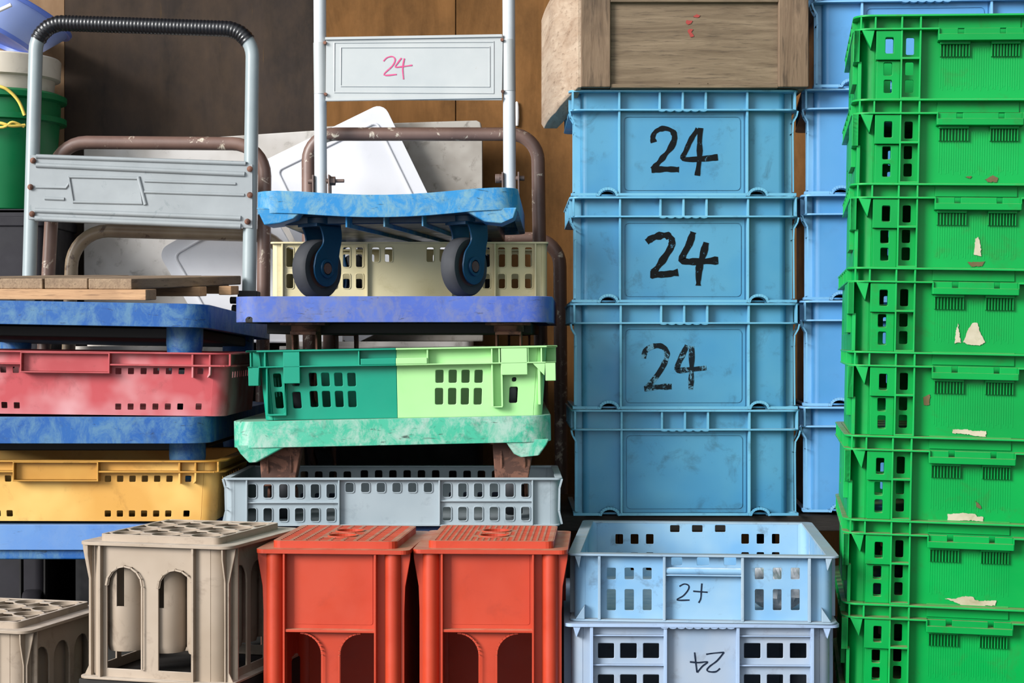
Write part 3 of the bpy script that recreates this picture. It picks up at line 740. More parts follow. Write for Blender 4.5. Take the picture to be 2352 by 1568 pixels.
tf = trolley('sky blue sagging trolley with a tall white handle marked 24, atop the middle stack', 888, 434, .40, .516, .80, .044, .166, M['deck_sky'], -1.5, -.7, 0, .045, .011)
for x, a in ((-.146, 0), (.148, 0)):
    caster(tf, x, .075, .166, .059, .034, -33, M['fork'], M['tyre'], M['hub'])
    caster(tf, x, .70, .166, .059, .034, 20, M['fork'], M['tyre'], M['fork'])
pod(tf, [(588, 476), (700, 480), (676, 502), (640, 513), (607, 517), (598, 498)], M['deck_sky'])
pod(tf, [(1060, 480), (1188, 476), (1180, 500), (1150, 513), (1112, 509)], M['deck_sky'])
MB().box(-.21, .21, .06, .77, .146, .168).build('underframe', M['fork'], tf, .003)
rb = MB()
for px, qx in ((795, 872), (882, 950), (970, 1012)):
    a = lp(tf, px, 482, .02); b = lp(tf, qx, 530, .02)
    rb.add([(a[0] - .0015, .02, .166), (a[0] + .0015, .02, .166), (b[0] + .03, .7, .166), (b[0] + .027, .7, .166), (a[0] - .0015, .02, .138), (a[0] + .0015, .02, .138), (b[0] + .03, .7, .14), (b[0] + .027, .7, .14)], [(0, 1, 2, 3), (7, 6, 5, 4), (1, 0, 4, 5), (2, 1, 5, 6), (3, 2, 6, 7), (0, 3, 7, 4)])
rb.build('underside_web', M['deck_sky'], tf)
yh = .765
h, pts = arc_handle(tf, yh, 736, 432, 734, 1168, 1170, 425, -190, -190, 70, .0152, M['whitetube'])
Xf = lambda px: lp(tf, px, 150, yh)[0]; Zf = lambda py: lp(tf, 950, py, yh)[1]
pn = MB().plate([lp(tf, a, b, yh - .014) for a, b in ((748, 230), (1153, 230), (1155, 84), (749, 86))], [], yh - .014, yh - .010)
pn.box(*[lp(tf, 749, 92, yh)[0], lp(tf, 1154, 92, yh)[0]], yh - .019, yh - .008, Zf(91), Zf(85)); pn.box(Xf(749), Xf(1153), yh - .019, yh - .008, Zf(231), Zf(226))
for q in ([(768, 98), (1134, 96), (1134, 214), (768, 212), (768, 98)], [(783, 109), (1125, 108), (1125, 199), (783, 198), (783, 109)]):
    pn.tube([(*lp(tf, a, b, yh - .014),)[0:1] + (yh - .0138,) + (lp(tf, a, b, yh - .014)[1],) for a, b in q], .0022, 8)
pnl = pn.build('back_panel', M['whitepanel'], tf, .0015)
mark(tf, [[(742, 306), (760, 288), (788, 283), (800, 300), (786, 330), (744, 374), (808, 372)], [(832, 290), (815, 312), (802, 335), (842, 332), (886, 326)], [(846, 292), (838, 340), (842, 396)]], 2.178, (540, 0), 3.4, M['pink'], 'written_number', yh - .0145, .35, pnl)
for a, b in ((722, 752), (1152, 1175)):
    sl = MB(); z0, z1 = Zf(213), Zf(95); x = Xf((736 if a < 900 else 1168)); sl.lathe([(.0165, z0), (.0165, z1), (.0150, z1), (.0150, z0), (.0165, z0)], 20, Matrix.Translation((x, yh, 0)))
    sl.build('panel_sleeve', M['whitepanel'], tf, .0006)
    for z in (z0, z1): MB().cyl((x + (.014 if a < 900 else -.014), yh - .022, z - .003), .0042, .01, 'y', 10).build('rusty_rivet', M['rust'], tf, .001)
for x0_, bolt in ((736, 1), (1170, -1)):
    x = Xf(x0_); zq = Zf(413)
    bk = MB()
    for s in (-1, 1): bk.box(x + s * .019 - .002, x + s * .019 + .002, yh - .02, yh + .02, .209, zq + .014)
    bk.box(x - .03, x + .03, yh - .025, yh + .025, .208, .212)
    bk.cyl((x - .033, yh - .002, zq), .006, .066, 'x', 12)
    bk.cyl((x + bolt * .019 - (.0 if bolt > 0 else .014), yh - .002, zq), .011, .014, 'x', 6)
    if bolt > 0: bk.cyl((x + .03, yh - .002, zq), .0045, .024, 'x', 10)
    else: bk.cyl((x - .037, yh - .002, zq), .011, .012, 'x', 12)
    bk.build('hinge_bracket', M['bracket'], tf, .0012)

# -- left stack trolleys
ta = trolley('deep blue trolley carrying the wooden pallet, grey handle with black grip', 87, 691, .45, .66, .84, .047, .168, M['deck_blue'], -1.1, 1.0, -1.6)
def posts(o, zt, mat, y=.10):
    for x in (-.268, .268):
        for yy in (y, .72):
            MB().lathe([(0, zt - .055), (.034, zt - .055), (.037, zt - .03), (.037, zt + .004), (0, zt + .004)], 24, Matrix.Translation((x, yy, 0))).build('caster_post', mat, o, 0, 40)
posts(ta, .168, M['deck_blue'])
for x in (-.268, .268):
    for y in (.10, .72): caster(ta, x, y, .114, .045, .034, 10, M['fork'], M['tyre'], M['hub'])
MB().box(-.29, .29, .10, .80, .147, .169).build('underframe', M['dark'], ta, .003)  # frame in black, the shadow under this deck put into its colour
yh = .81
h, pts = arc_handle(ta, yh, 66, 690, 82, 580, 572, 700, 53, 66, 64, .0172, M['greytube'])
i0, i1 = 3, len(pts) - 4
gp = [Vector(p) for p in pts[i0:i1]]
den = []
for a, b in zip(gp[:-1], gp[1:]):
    n = max(1, int((b - a).length / .0022))
    for k in range(n): den.append(a.lerp(b, k / n))
den.append(gp[-1])
MB().tube(den, .02, 16, rs=[.0197 + .0006 * (1 if (k // 2) % 2 else -1) for k in range(len(den))]).build('grip', M['grip'], h, 0, 70)
L = lambda a, b, y=yh - .019: (lp(ta, a / 2.178, b / 2.178, y)[0], y, lp(ta, a / 2.178, b / 2.178, y)[1])
pa = MB()
q = [L(*p) for p in ((140, 1095), (1262, 1140), (1262, 822), (150, 775))]
pa.plate([(a[0], a[2]) for a in q], [], yh - .019, yh - .015)
for ln, r in (([(182, 826), (1225, 872)], .0045), ([(182, 782), (1230, 818)], .004), ([(176, 1052), (1205, 1092)], .0045), ([(176, 1092), (1205, 1132)], .005),
    ([(345, 884), (692, 892), (712, 1018), (368, 1010), (345, 884)], .0028), ([(180, 936), (330, 940), (345, 918)], .0025), ([(225, 992), (322, 996)], .003),
    ([(724, 905), (1180, 920)], .0026), ([(722, 960), (1222, 976)], .0028), ([(692, 885), (728, 1024)], .0035)):
    pts_ = [L(*p) for p in ln]; pa.tube(pts_, r * 1.45, 10)
pag = pa.build('back_panel', M['panelgrey'], ta, 0, 40)
for p in ((165, 803), (152, 935), (160, 1070), (1250, 845), (1250, 975), (1238, 1108)):
    c = L(*p, yh - .024); MB().lathe([(0, .004), (.005, .003), (.0075, 0)], 12, Matrix.Translation(c) @ Matrix.Rotation(PI / 2, 4, 'X')).build('rivet', M['rust'], pag, 0, 60)
for a, b in ((68, 640), (573, 668)):
    c = lp(ta, a, b, yh)
    bk = MB(); bk.box(c[0] - .024, c[0] + .024, yh - .03, yh + .02, .214, .285); bk.box(c[0] - .03, c[0] + .03, yh - .035, yh + .03, .212, .222); bk.cyl((c[0] - .045, yh - .01, .262), .009, .09, 'x', 10); bk.cyl((c[0] - .04, yh - .01, .24), .012, .014, 'x', 6)
    bk.build('hinge_bracket', M['dark'], ta, .002)

tb = trolley('worn blue trolley between the red crate and the yellow crate', 98, 957, .45, .655, .90, .053, .150, M['deck_blue'], -.5)
posts(tb, .150, M['deck_blue'])
for x in (-.268, .268):
    for y in (.10, .72): caster(tb, x, y, .096, .042, .034, 10, M['fork'], M['tyre'], M['hub'])
MB().box(-.29, .29, .10, .86, .130, .151).build('underframe', M['dark'], tb, .003)  # black here paints the shade below the deck
arc_handle(tb, .885, 92, 690, 124, 608, 602, 690, 327, 330, 74, .0168, M['rusttube'])
tcv = trolley('pale blue trolley lowest of the left stack, under the yellow crate', 98, 1205, .45, .66, .97, .050, .342, M['deck_pale'])
MB().box(-.322, .322, .010, .90, .322, .343).build('underframe', M['deck_blue'], tcv, .004)
for x in (-.24, .24):
    for y in (.14, .80): caster(tcv, x, y, .322, .075, .045, 10, M['dark'], M['bin'], M['dark'])  # casters in near-black materials, standing for shade under the lowest deck
arc_handle(tcv, .948, 146, 690, 164, 664, 690, 690, 530, 540, 84, .0168, M['rusttube2'])

# ------------------------------------------------------------------ crates between the trolleys
def lugs(o, X, pts): pass
def handled(label, name, mat, pcx, pyb, ptop, w_px, band, hx, hy, ribs, cols, r1, r2, ry=0):
    Yf = .44; o = thing(name, label, 'crate', at(pcx, pyb, Yf), 0, ry); k = S(Yf)
    X = lambda px: lp(o, px, pyb, 0)[0]; Z = lambda py: lp(o, pcx, py, 0)[1]
    w = w_px / k; h = (pyb - ptop) / k; d = .42; wy = .016
    hl = []
    for a, b in cols:
        for c, e in (r1, r2):
            q = PH(o, a, b, c, e, 1.6, wy); hl.append(q); hl.append([(-x, z) for x, z in q])
    body = MB(); shell(body, w - .03, d, h - .002, .027, .003, wy, hl, side_holes=[rrect(.08 + .03 * k_, .092 + .03 * k_, h * .6, h * .7) for k_ in range(8)])
    body.warp(lambda x, y, z: (x * (1 - .03 * (1 - z / h)), y + (.012 * (1 - z / h)) * (1 if y < .2 else -1), z))
    body.build('crate_body', mat, o, .0014)
    rim = MB(); rim.ring(w, d + .03, .05, .022, h - .0035, h, 0)
    zb = Z(band)
    x0, x1 = X(hx[0]), X(hx[1])
    for a, b in ((-w / 2 + .02, min(x0, x1)), (max(x0, x1), w / 2 - .02)): rim.box(a, b, .001, wy + .003, zb - .0018, zb + .0018)
    for s in (-1, 1):
        rim.box(s * (w / 2 - .001), s * (w / 2 - .018), .03, d, zb - .0018, zb + .0018)
        corner(rim, s, w, .03, .018, 0, zb - .0018, zb + .0018)
    for px in ribs:
        for m in (1, -1): x = X(px) * m; rim.box(x - .002, x + .002, .002, wy + .003, zb, h - .002)
    mr_ = M['yellow_rim'] if mat == M['yellow'] else M['red_rim']
    rim.build('rim', mr_, o, .0009)
    hd = MB(); z0 = Z(hy)
    hd.plate([(x0 - .003, z0 - .003), (x1 + .003, z0 - .003), (x1 + .003, h - .001), (x0 - .003, h - .001)], [[(x0, z0), (x1, z0), (x1, h - .005), (x0, h - .005)]], .0, wy + .004)
    hd.box(x0, x1, wy - .003, wy + .003, z0, h - .004)
    hd.build('handle_recess', mr_, o, .001)
    for m in (1, -1):
        lg = MB()
        x = X(ribs[1]) * m; lg.plate([(x - .0018, zb), (x + .0018, zb), (x + .0012, zb - .018), (x - .004, zb - .024), (x - .005, zb - .022), (x - .0018, zb - .014)], [], .002, .024)
        x = X(ribs[0]) * m; lg.box(x - .0018, x + .0018, .004, .024, zb - .024, zb)
        lg.build('rib', mat, o, .0005)
    return o
red = handled('faded red crate with slotted rim handle, between two blue trolleys at left', 'produce_crate', M['red'], 147, 953, 806, 782, 836, (48, 247), 853, (440, 480, 526),
    [(265 + 29.3 * k, 279 + 29.3 * k) for k in range(6)] + [(455, 469)], (845, 859), (927, 941), .7)
yel = handled('yellow crate with dirty rim handle, under the lower blue trolley at left', 'produce_crate', M['yellow'], 127, 1200, 1057, 776, 1083, (32, 222), 1102, (411, 448, 500),
    [(241 + 28.6 * k, 255 + 28.6 * k) for k in range(6)] + [(427, 441)], (1092.5, 1106.6), (1173.5, 1187.5), .15)

# two-tone green crate
tw = thing('produce_crate', 'two-tone green crate, dark green left half and light green right half, on the mint trolley', 'crate', at(925, 961, .41), 0, -1.0)
k = S(.41); w = 716 / k; h = 162 / k; d = .42; wy = .020
hl = [PH(tw, a, b, c, e, 3, wy) for a, b, c, e in [(x, y, q, z) for x, y in ((706.6, 724), (735.5, 753.5), (766, 784), (796.6, 814.6)) for q, z in ((856, 887), (898, 935))] + [(x, y, q, z) for x, y in ((1002, 1020), (1033, 1051), (1063, 1081), (1093.5, 1111.5)) for q, z in ((849, 879), (891, 929))] + [(623, 641, 858, 889), (623.5, 641.5, 900, 938), (665, 684, 900, 938), (1177, 1196, 888, 925), (666, 683, 880, 886), (1181, 1191, 866, 876)]]
xs = lp(tw, 912, 900, wy)[0]
Z = lambda py: lp(tw, 925, py, 0)[1]; X = lambda px: lp(tw, px, 880, 0)[0]
for nm, mt, lo, hi in (('dark_green_half', 'dgreen', -w, xs), ('light_green_half', 'lgreen', xs, w)):
    s = -1 if lo < -.2 else 1
    body = MB(); wb_ = w - .040
    xe = s * (wb_ / 2 - .018)
    hh = [q for q in hl if lo < q[0][0] < hi]
    body.plate([(xs, 0), (xe, 0), (xe, h - .002), (xs, h - .002)], hh, wy, wy + .0035)
    body.plate([(xs, 0), (xe, 0), (xe, h - .002), (xs, h - .002)], [], wy + d - .0035, wy + d)
    body.splate([(wy + .018, 0), (wy + d - .018, 0), (wy + d - .018, h - .002), (wy + .018, h - .002)], [rrect(.1 + .05 * q, .12 + .05 * q, .04, .08) for q in range(6)], s * wb_ / 2 - (0 if s < 0 else .0035), s * wb_ / 2 + (.0035 if s < 0 else 0))
    corner(body, s, wb_, .018, .0035, wy, 0, h - .002); corner(body, s, wb_, .018, .0035, wy, 0, h - .002, True, d)
    body.flat([(xs, wy + .002), (xe, wy + .002), (s * (wb_ / 2 - .002), wy + .03), (s * (wb_ / 2 - .002), wy + d - .03), (xe, wy + d - .002), (xs, wy + d - .002)], [], .002, .006)
    body.warp(lambda x, y, z: (x if abs(x - xs) < .002 else x * (1 - .04 * (1 - z / h)), y + .004 * (1 - z / h) * (1 if y < .2 else -1), z))
    bo = body.build(nm, M[mt], tw, .0014)
    rim = MB(); dd = d + 2 * wy
    o_ = rrect(-w / 2, w / 2, 0, dd, .018, 4)
    def cut(z0, z1, wid, y0=0.0, ww=w):
        a, b = min(xs, s * ww / 2), max(xs, s * ww / 2)
        rim.box(a, b, y0, y0 + wid, z0, z1); rim.box(a, b, dd - wid, dd, z0, z1)
        e = s * ww / 2; rim.box(e, e - s * wid, y0, dd, z0, z1)
    cut(h - .0035, h, .022); cut(Z(839), Z(836), .022, .001, w - .006)
    ribs = (576, 609, 825) if s < 0 else (983, 1131, 1148, 1214, 1245)
    for px in ribs: rim.box(X(px) - .0016, X(px) + .0016, .003, wy + .004, Z(838), h - .002)
    for yy in (.08, .17, .26, .35): rim.box(s * (w / 2 - .001), s * (w / 2 - .02), yy, yy + .004, Z(838), h - .002)
    e = s * w / 2
    rim.box(e - s * .004, e - s * .024, .002, wy + .01, Z(880), Z(838))
    rim.plate([(e - s * .024, Z(838)), (e - s * .05, Z(838)), (e - s * .026, Z(868))], [], .003, .02) if s > 0 else rim.plate([(e + .012, Z(838)), (e + .026, Z(838)), (e + .024, Z(872))], [], .001, .02)
    rim.build('rim', M[mt], bo, .001)
    rb = MB()
    if s < 0:
        rb.box(X(651), X(689), .001, wy + .004, Z(876), h - .004)
        rb.plate([(X(610), Z(950)), (X(656), Z(950)), (X(656), Z(876)), (X(651), Z(838)), (X(610), Z(838))], [rrect(X(614), X(652), Z(946), Z(840), .002, 1)], .006, wy + .005)
    else:
        rb.box(X(1152), X(1212), .001, wy + .004, Z(865), h - .004)
        rb.box(X(1131) - .0018, X(1131) + .0018, .006, wy + .005, Z(938), Z(838)); rb.box(X(1153) - .0018, X(1153) + .0018, .006, wy + .005, Z(938), Z(838)); rb.box(X(1131), X(1154), .006, wy + .005, Z(940), Z(937))
        rb.box(X(1236), X(1242), .01, wy + .03, Z(935), Z(838)) 
    rb.build('corner_post', M[mt], bo, .001)
    hn = MB(); a, b = (X(829), xs) if s < 0 else (xs, X(982))
    hn.box(a, b, .0, .010, Z(836), Z(822)); hn.box(a, b, .003, .007, Z(840), Z(834))
    hn.build('handle', M[mt], bo, .0012)

# grey slotted crate
gc = thing('slotted_crate', 'low grey slotted crate under the mint green trolley, behind the red orange bottle crates', 'crate', at(901, 1208.5, .38))
k = S(.38); w = 782 / k; h = 111 / k; d = .34; wy = .012
X = lambda px: lp(gc, px, 1150, 0)[0]; Z = lambda py: lp(gc, 901, py, 0)[1]
cl = [(569.6 + 36.2 * q, 588.6 + 36.2 * q) for q in range(6)]; cr = [(1017 + 36.1 * q, 1036 + 36.1 * q) for q in range(6)]; cm = [(794 + 36 * q, 812.5 + 36 * q) for q in range(6)]
hp = [(a, b, 1112, 1143) for a, b in cl] + [(a, b, 1167, 1197) for a, b in cl] + [(a, b, 1110, 1141) for a, b in cr] + [(a, b, 1164, 1195) for a, b in cr] + [(a, b, 1109, 1130) for a, b in cm]
hl = [PH(gc, *q, 4, wy) for q in hp]
body = MB(); shell(body, w - .006, d, h - .002, .02, .003, wy, hl)
for q in hp:
    body.plate(PH(gc, q[0] - 2.2, q[1] + 2.2, q[2] - 2.2, q[3] + 2.2, 5.5, wy), [PH(gc, *q, 4, wy)], wy - .0018, wy + .001)
body.build('crate_body', M['grey'], gc, .0007)
rim = MB(); rim.ring(w, d + wy, .012, .014, h - .004, h, 0); rim.ring(w - .01, d + wy - .004, .012, .014, 0, .003, .003)
for px in (566, 778, 1009, 1223): rim.box(X(px) - .0016, X(px) + .0016, .002, wy + .001, .002, h - .002)
for a, b, y in ((567, 778, 1155), (1010, 1222, 1151)): rim.box(X(a), X(b), .006, wy + .001, Z(y + 1.5), Z(y - 1.5))
for m in (1, -1):
    rim.ribbon([(m * w / 2 - m * .001, h - .002), (m * (w / 2 - .006), h - .02), (m * (w / 2 - .007), .03), (m * (w / 2 - .001), .004)], .004, .002, wy + .02)
rim.build('rim', M['grey'], gc, .0008)

# cream crate behind the rubber wheels
cc = thing('slotted_crate', 'cream slotted crate on the violet trolley, behind the rubber wheels', 'crate', Vector((at(940, 676, .70).x, .70, te.location.z + .182 + .051 + .0005)))
k = S(.70); w = 640 / k; h = at(940, 555, .70).z - cc.location.z; d = .30; wy = .010
X = lambda px: lp(cc, px, 600, 0)[0]; Z = lambda py: lp(cc, 940, py, 0)[1]
hp = [(a, b, c, e) for a, b in ((757, 773), (788, 804), (818, 834), (1109, 1125), (1144, 1160), (1175, 1191), (1206, 1222), (658, 674), (689, 705), (720, 736), (1046, 1062), (1077, 1092)) for c, e in ((568, 613), (629, 662))] + [(854.5, 871, 568, 601), (884, 901, 568, 601), (980, 996, 568, 601), (1010, 1026, 568, 601)]
hl = [PH(cc, *q, 3.5, wy) for q in hp]
body = MB(); shell(body, w - .006, d, h - .002, .012, .003, wy, hl)
for q in hp: body.plate(PH(cc, q[0] - 2, q[1] + 2, q[2] - 2, q[3] + 2, 5, wy), [PH(cc, *q, 3.5, wy)], wy - .0016, wy + .001)
body.build('crate_body', M['cream'], cc, .0006)
rim = MB(); rim.ring(w, d + wy, .01, .012, h - .004, h, 0)
for px in (648, 745, 843, 1037, 1137, 1230): rim.box(X(px) - .0018, X(px) + .0018, .001, wy + .001, .001, h - .002)
rim.build('rim', M['cream'], cc, .0008)

# ------------------------------------------------------------------ bottle crates
def arch(x0, x1, z0, z1, n=8):
    r = (x1 - x0) / 2; c = (x0 + x1) / 2
    return [(x0, z0), (x1, z0)] + [(c + r * math.cos(PI * k / n), z1 - r + r * math.sin(PI * k / n)) for k in range(n + 1)]
bt = thing('bottle_crate', 'tall beige bottle crate with round holes on top, left of the red orange crates', 'crate', (-.6165, -.013, .170), -15.5)
def clip(P, x0, x1, y0, y1):
    for ax, lim, sg in ((0, x0, 1), (0, x1, -1), (1, y0, 1), (1, y1, -1)):
        out = []
        for i in range(len(P)):
            a, b = P[i - 1], P[i]; ia, ib = (a[ax] - lim) * sg >= 0, (b[ax] - lim) * sg >= 0
            if ia != ib:
                t = (lim - a[ax]) / (b[ax] - a[ax]); out.append((a[0] + (b[0] - a[0]) * t, a[1] + (b[1] - a[1]) * t))
            if ib: out.append(b)
        P = out
        if not P: break
    return P
def make_beige(o):
    X = lambda px: lp(o, px, 1400, .006)[0]; Z = lambda py: lp(o, 345, py, .006)[1]
    w, d, h = .290, .315, .233; wy = .014
    A = [arch(X(241), X(324), .018, Z(1303)), arch(X(359), X(441), .018, Z(1307))]
    body = MB()
    ww = w - .034; r = .026
    for y0, y1 in ((wy, wy + .0035), (d - wy - .0035, d - wy)): body.plate([(-ww / 2 + r, 0), (ww / 2 - r, 0), (ww / 2 - r, h), (-ww / 2 + r, h)], A, y0, y1)
    sa = [arch(.048 + .075 * k, .048 + .075 * k + .058, .018, Z(1303)) for k in range(3)]
    so = [(wy + r, 0), (d - wy - r, 0), (d - wy - r, h), (wy + r, h)]
    body.splate(so, sa, -ww / 2, -ww / 2 + .0035); body.splate(so, sa, ww / 2 - .0035, ww / 2)
    for s in (-1, 1):
        corner(body, s, ww, r, .0035, wy, 0, h); corner(body, s, ww, r, .0035, wy, 0, h, True, d - 2 * wy)
    body.build('crate_body', M['beige'], o, .0012)
    rb = MB()
    for a in A: rb.ribbon(a[1:], .003, wy - .006, wy + .002)
    for px in (229.5, 443):
        x = X(px); rb.box(x - .0022, x + .0022, .003, wy + .001, 0, h)
    rb.ring(w, d, .02, .02, 0, .004, 0)
    rb.build('front_ribs', M['beige'], o, .0008)
    for s in (-1, 1):                                        # flared corner fins
        e = s * w / 2
        fin = [(e, h - .002), (e - s * .001, h - .012), (e - s * .012, h - .062), (e - s * .012, .02), (e - s * .004, .004), (e - s * .020, 0), (e - s * .022, h - .002)]
        for front in (True, False):
            rb = MB(); yy = .046 if front else d - .05
            ya = wy + .006 if front else d - wy - .009
            rb.plate(fin, [], ya, ya + .003)
            rb.splate([(yy - .002, 0), (yy + .002, 0), (yy + .002, h), (yy - .002, h)], [], min(s * ww / 2, s * (ww / 2 + .011)), max(s * ww / 2, s * (ww / 2 + .011)))
            if front: rb.splate([(.004, h - .002), (.005, h - .02), (wy + .002, h - .06), (wy + .002, 0), (wy + .014, 0), (wy + .014, h)], [], *sorted((e - s * .019, e - s * .016)))
            rb.build('corner_fin', M['beige'], o, .0008)
    tp = MB(); iw, i_d = .228, .262; y0 = (d - i_d) / 2 - .004
    tp.ring(w, d, .022, .033, h - .001, h + .0045, 0)
    cs = []; nx, ny = 3, 4; px_, py_ = iw / nx, i_d / ny
    for i in range(nx):
        for j in range(ny): cs.append(circ(-iw / 2 + px_ * (i + .5), y0 + py_ * (j + .5), .0262, 22))
    for i in range(nx + 1):
        for j in range(ny + 1):
            cx, cy = -iw / 2 + px_ * i, y0 + py_ * j
            P = []                                           # four-cornered gap between the round holes
            for sx, sy, up_ in ((1, 1, False), (-1, 1, True), (-1, -1, False), (1, -1, True)):
                th = [16 + 58 * q / 5 for q in range(6)]
                for t_ in (th if up_ else th[::-1]):
                    a = math.radians(t_); P.append((cx + sx * (px_ / 2 - .0292 * math.cos(a)), cy + sy * (py_ / 2 - .0292 * math.sin(a))))
            P = clip(P, -iw / 2 + .006, iw / 2 - .006, y0 + .006, y0 + i_d - .006)
            if len(P) > 2 and abs(area(P)) > 4e-5: cs.append(P)
    tp.flat(rrect(-iw / 2, iw / 2, y0, y0 + i_d, .012, 4), cs, h + .0142, h + .0165)
    tp.flat(rrect(-iw / 2, iw / 2, y0, y0 + i_d, .012, 4), [rrect(-iw / 2 + .004, iw / 2 - .004, y0 + .004, y0 + i_d - .004, .01, 4)], h + .001, h + .0143)
    tp.build('top_grid', M['beige'], o, .0006)
    ce = MB()
    for i in range(nx):
        for j in range(ny):
            T = Matrix.Translation((-iw / 2 + px_ * (i + .5), y0 + py_ * (j + .5), 0))
            ce.lathe([(.0345, .125), (.0345, .058), (.0315, .046), (.030, .048), (.0328, .060), (.0328, .125)], 24, T)
            ce.lathe([(.0280, h + .0143), (.0285, h - .004), (.0345, h - .03), (.0345, .124), (.0328, .124), (.0328, h - .031), (.0270, h - .004), (.0264, h + .0143)], 24, T, a0=-PI * .5 + .30, a1=PI * 1.5 - .10)
    ce.build('bottle_cells', M['beige'], o, 0, 50)
make_beige(bt)
dup(bt, (-1.005, .145, .0), 'low beige bottle crate at the bottom left edge, its top below the other crates', rz=-15)
sp = thing('pallet_block', 'low wooden block under the tall beige bottle crate', 'block', (-.6165, -.013, 0), -15.5)
MB().box(-.145, .145, .005, .31, .10, .1695).build('block_top', M['platform'], sp, .003)
for x in (-.12, .12): MB().box(x - .02, x + .02, .005, .31, 0, .0995).build('runner', M['platform'], sp, .003)

def make_orange(o, slit):
    cx = o['pcx']; X = lambda px: lp(o, px + (cx - 762), 1400, .004)[0]; Z = lambda py: lp(o, cx, py, .004)[1]
    w, d = .267, .31; h = Z(1270); wy = .020; r = .02
    ww = w - .034
    x0, x1 = X(653), X(861); c0_, c1_ = X(737), X(776); zt = Z(1456); rr = .038
    def hole(xo, xi):
        s = 1 if xi > xo else -1
        return [(xo, .03), (xi, .03)] + [(xi - s * rr + s * rr * math.cos(PI / 2 * k / 8), zt - rr + rr * math.sin(PI / 2 * k / 8)) for k in range(9)] + [(xo, zt)]
    hl = [hole(x0 + .001, c0_), hole(x1 - .001, c1_)]
    body = MB()
    for y0, y1 in ((wy, wy + .0035), (d - wy, d - wy + .0035)): body.plate([(-ww / 2 + r, 0), (ww / 2 - r, 0), (ww / 2 - r, h), (-ww / 2 + r, h)], hl if y0 < .1 else [], y0, y1)
    so = [(wy + r, 0), (d - wy - r, 0), (d - wy - r, h), (wy + r, h)]; sh = [arch(.06, .14, .03, zt), arch(.17, .25, .03, zt)]
    body.splate(so, [], -ww / 2, -ww / 2 + .0035); body.splate(so, [], ww / 2 - .0035, ww / 2)
    for s in (-1, 1):
        corner(body, s, ww, r, .0035, wy, 0, h); corner(body, s, ww, r, .0035, wy, 0, h, True, d - 2 * wy)
    body.plate(rrect(X(672), X(853), Z(1437), Z(1275), .004), [], wy - .0008, wy + .001)
    body.box(-ww / 2 + .01, ww / 2 - .01, wy, d - wy, .10, .104)
    body.build('crate_body', M['orange'], o, .0014)
    rb = MB()
    for a, b in ((649.5, 654.5), (859, 864)):
        rb.box(X(a), X(b), .003, wy + .002, 0, h)
    rb.box(X(652), X(861), .005, wy + .002, Z(1453), Z(1446.5))
    for h_ in hl: rb.ribbon(h_[1:-1], .0028, wy - .007, wy + .001)
    rb.build('front_ribs', M['orange'], o, .001)
    for s in (-1, 1):                                        # half-round posts and flared fins
        rb = MB(); xc = s * (w / 2 - .030); e = s * w / 2
        rb.flat([(xc + .0155 * math.cos(PI + PI * k / 10), wy + .006 + .020 * math.sin(PI + PI * k / 10)) for k in range(11)], [], 0, h)
        rb.plate([(e, h - .001), (e - s * .0005, h - .012), (e - s * .009, h - .06), (e - s * .0105, h - .1), (e - s * .0105, 0), (e - s * .02, 0), (e - s * .02, h - .001)], [], .018, .022)
        rb.build('corner_post', M['orange'], o, .001)
        MB().plate([(e, h - .001), (e - s * .0005, h - .012), (e - s * .009, h - .06), (e - s * .0105, 0), (e - s * .02, 0), (e - s * .02, h - .001)], [], d - .024, d - .02).build('corner_fin', M['orange'], o, .001)
    tp = MB(); iw, i_d = .218, .262; y0 = (d - i_d) / 2
    tp.ring(w, d, .014, .030, h - .001, h + .006, 0)
    tp.flat(rrect(-iw / 2, iw / 2, y0, y0 + i_d, .014, 4), [rrect(-iw / 2 + .005, iw / 2 - .005, y0 + .005, y0 + i_d - .005, .01, 4)], h + .004, h + .018)
    ring_c = [(0, y0 + i_d * .32), (0, y0 + i_d * .62)]
    hs = []; nx, ny = (9, 15) if slit else (19, 17)
    for i in range(nx):
        for j in range(ny):
            cxx = -iw / 2 + .009 + (iw - .018) * (i + .5) / nx; cyy = y0 + .009 + (i_d - .018) * (j + .5) / ny
            if any(math.hypot(cxx - a, cyy - b) < .034 for a, b in ring_c): continue
            a = (iw - .018) / nx * (.36 if slit else .33); b = (i_d - .018) / ny * .38
            hs.append([(cxx - a, cyy - b), (cxx + a, cyy - b), (cxx + a, cyy + b), (cxx - a, cyy + b)])
    hs += [circ(a, b, .024, 24) for a, b in ring_c]
    tp.flat(rrect(-iw / 2 + .002, iw / 2 - .002, y0 + .002, y0 + i_d - .002, .013, 4), hs, h + .0172, h + .0184)
    for a, b in ring_c: tp.lathe([(.024, h - .02), (.024, h + .020), (.027, h + .020), (.027, h + .010)], 28, Matrix.Translation((a, b, 0)))
    tp.build('top_grid', M['orange'], o)
o1 = thing('bottle_crate', 'red orange bottle crate beside the tall beige crate, parallel slits on its top', 'crate', (at(762, 1270, -.012).x, -.012, 0), -4.5, group='red orange bottle crates'); o1['pcx'] = 762
make_orange(o1, True)
o2 = thing('bottle_crate', 'red orange bottle crate beside the open pale blue crate, square mesh on its top', 'crate', (at(1125, 1270, -.012).x, -.012, 0), -3, group='red orange bottle crates'); o2['pcx'] = 1125
make_orange(o2, False)
for o in (o1, o2): del o['pcx']

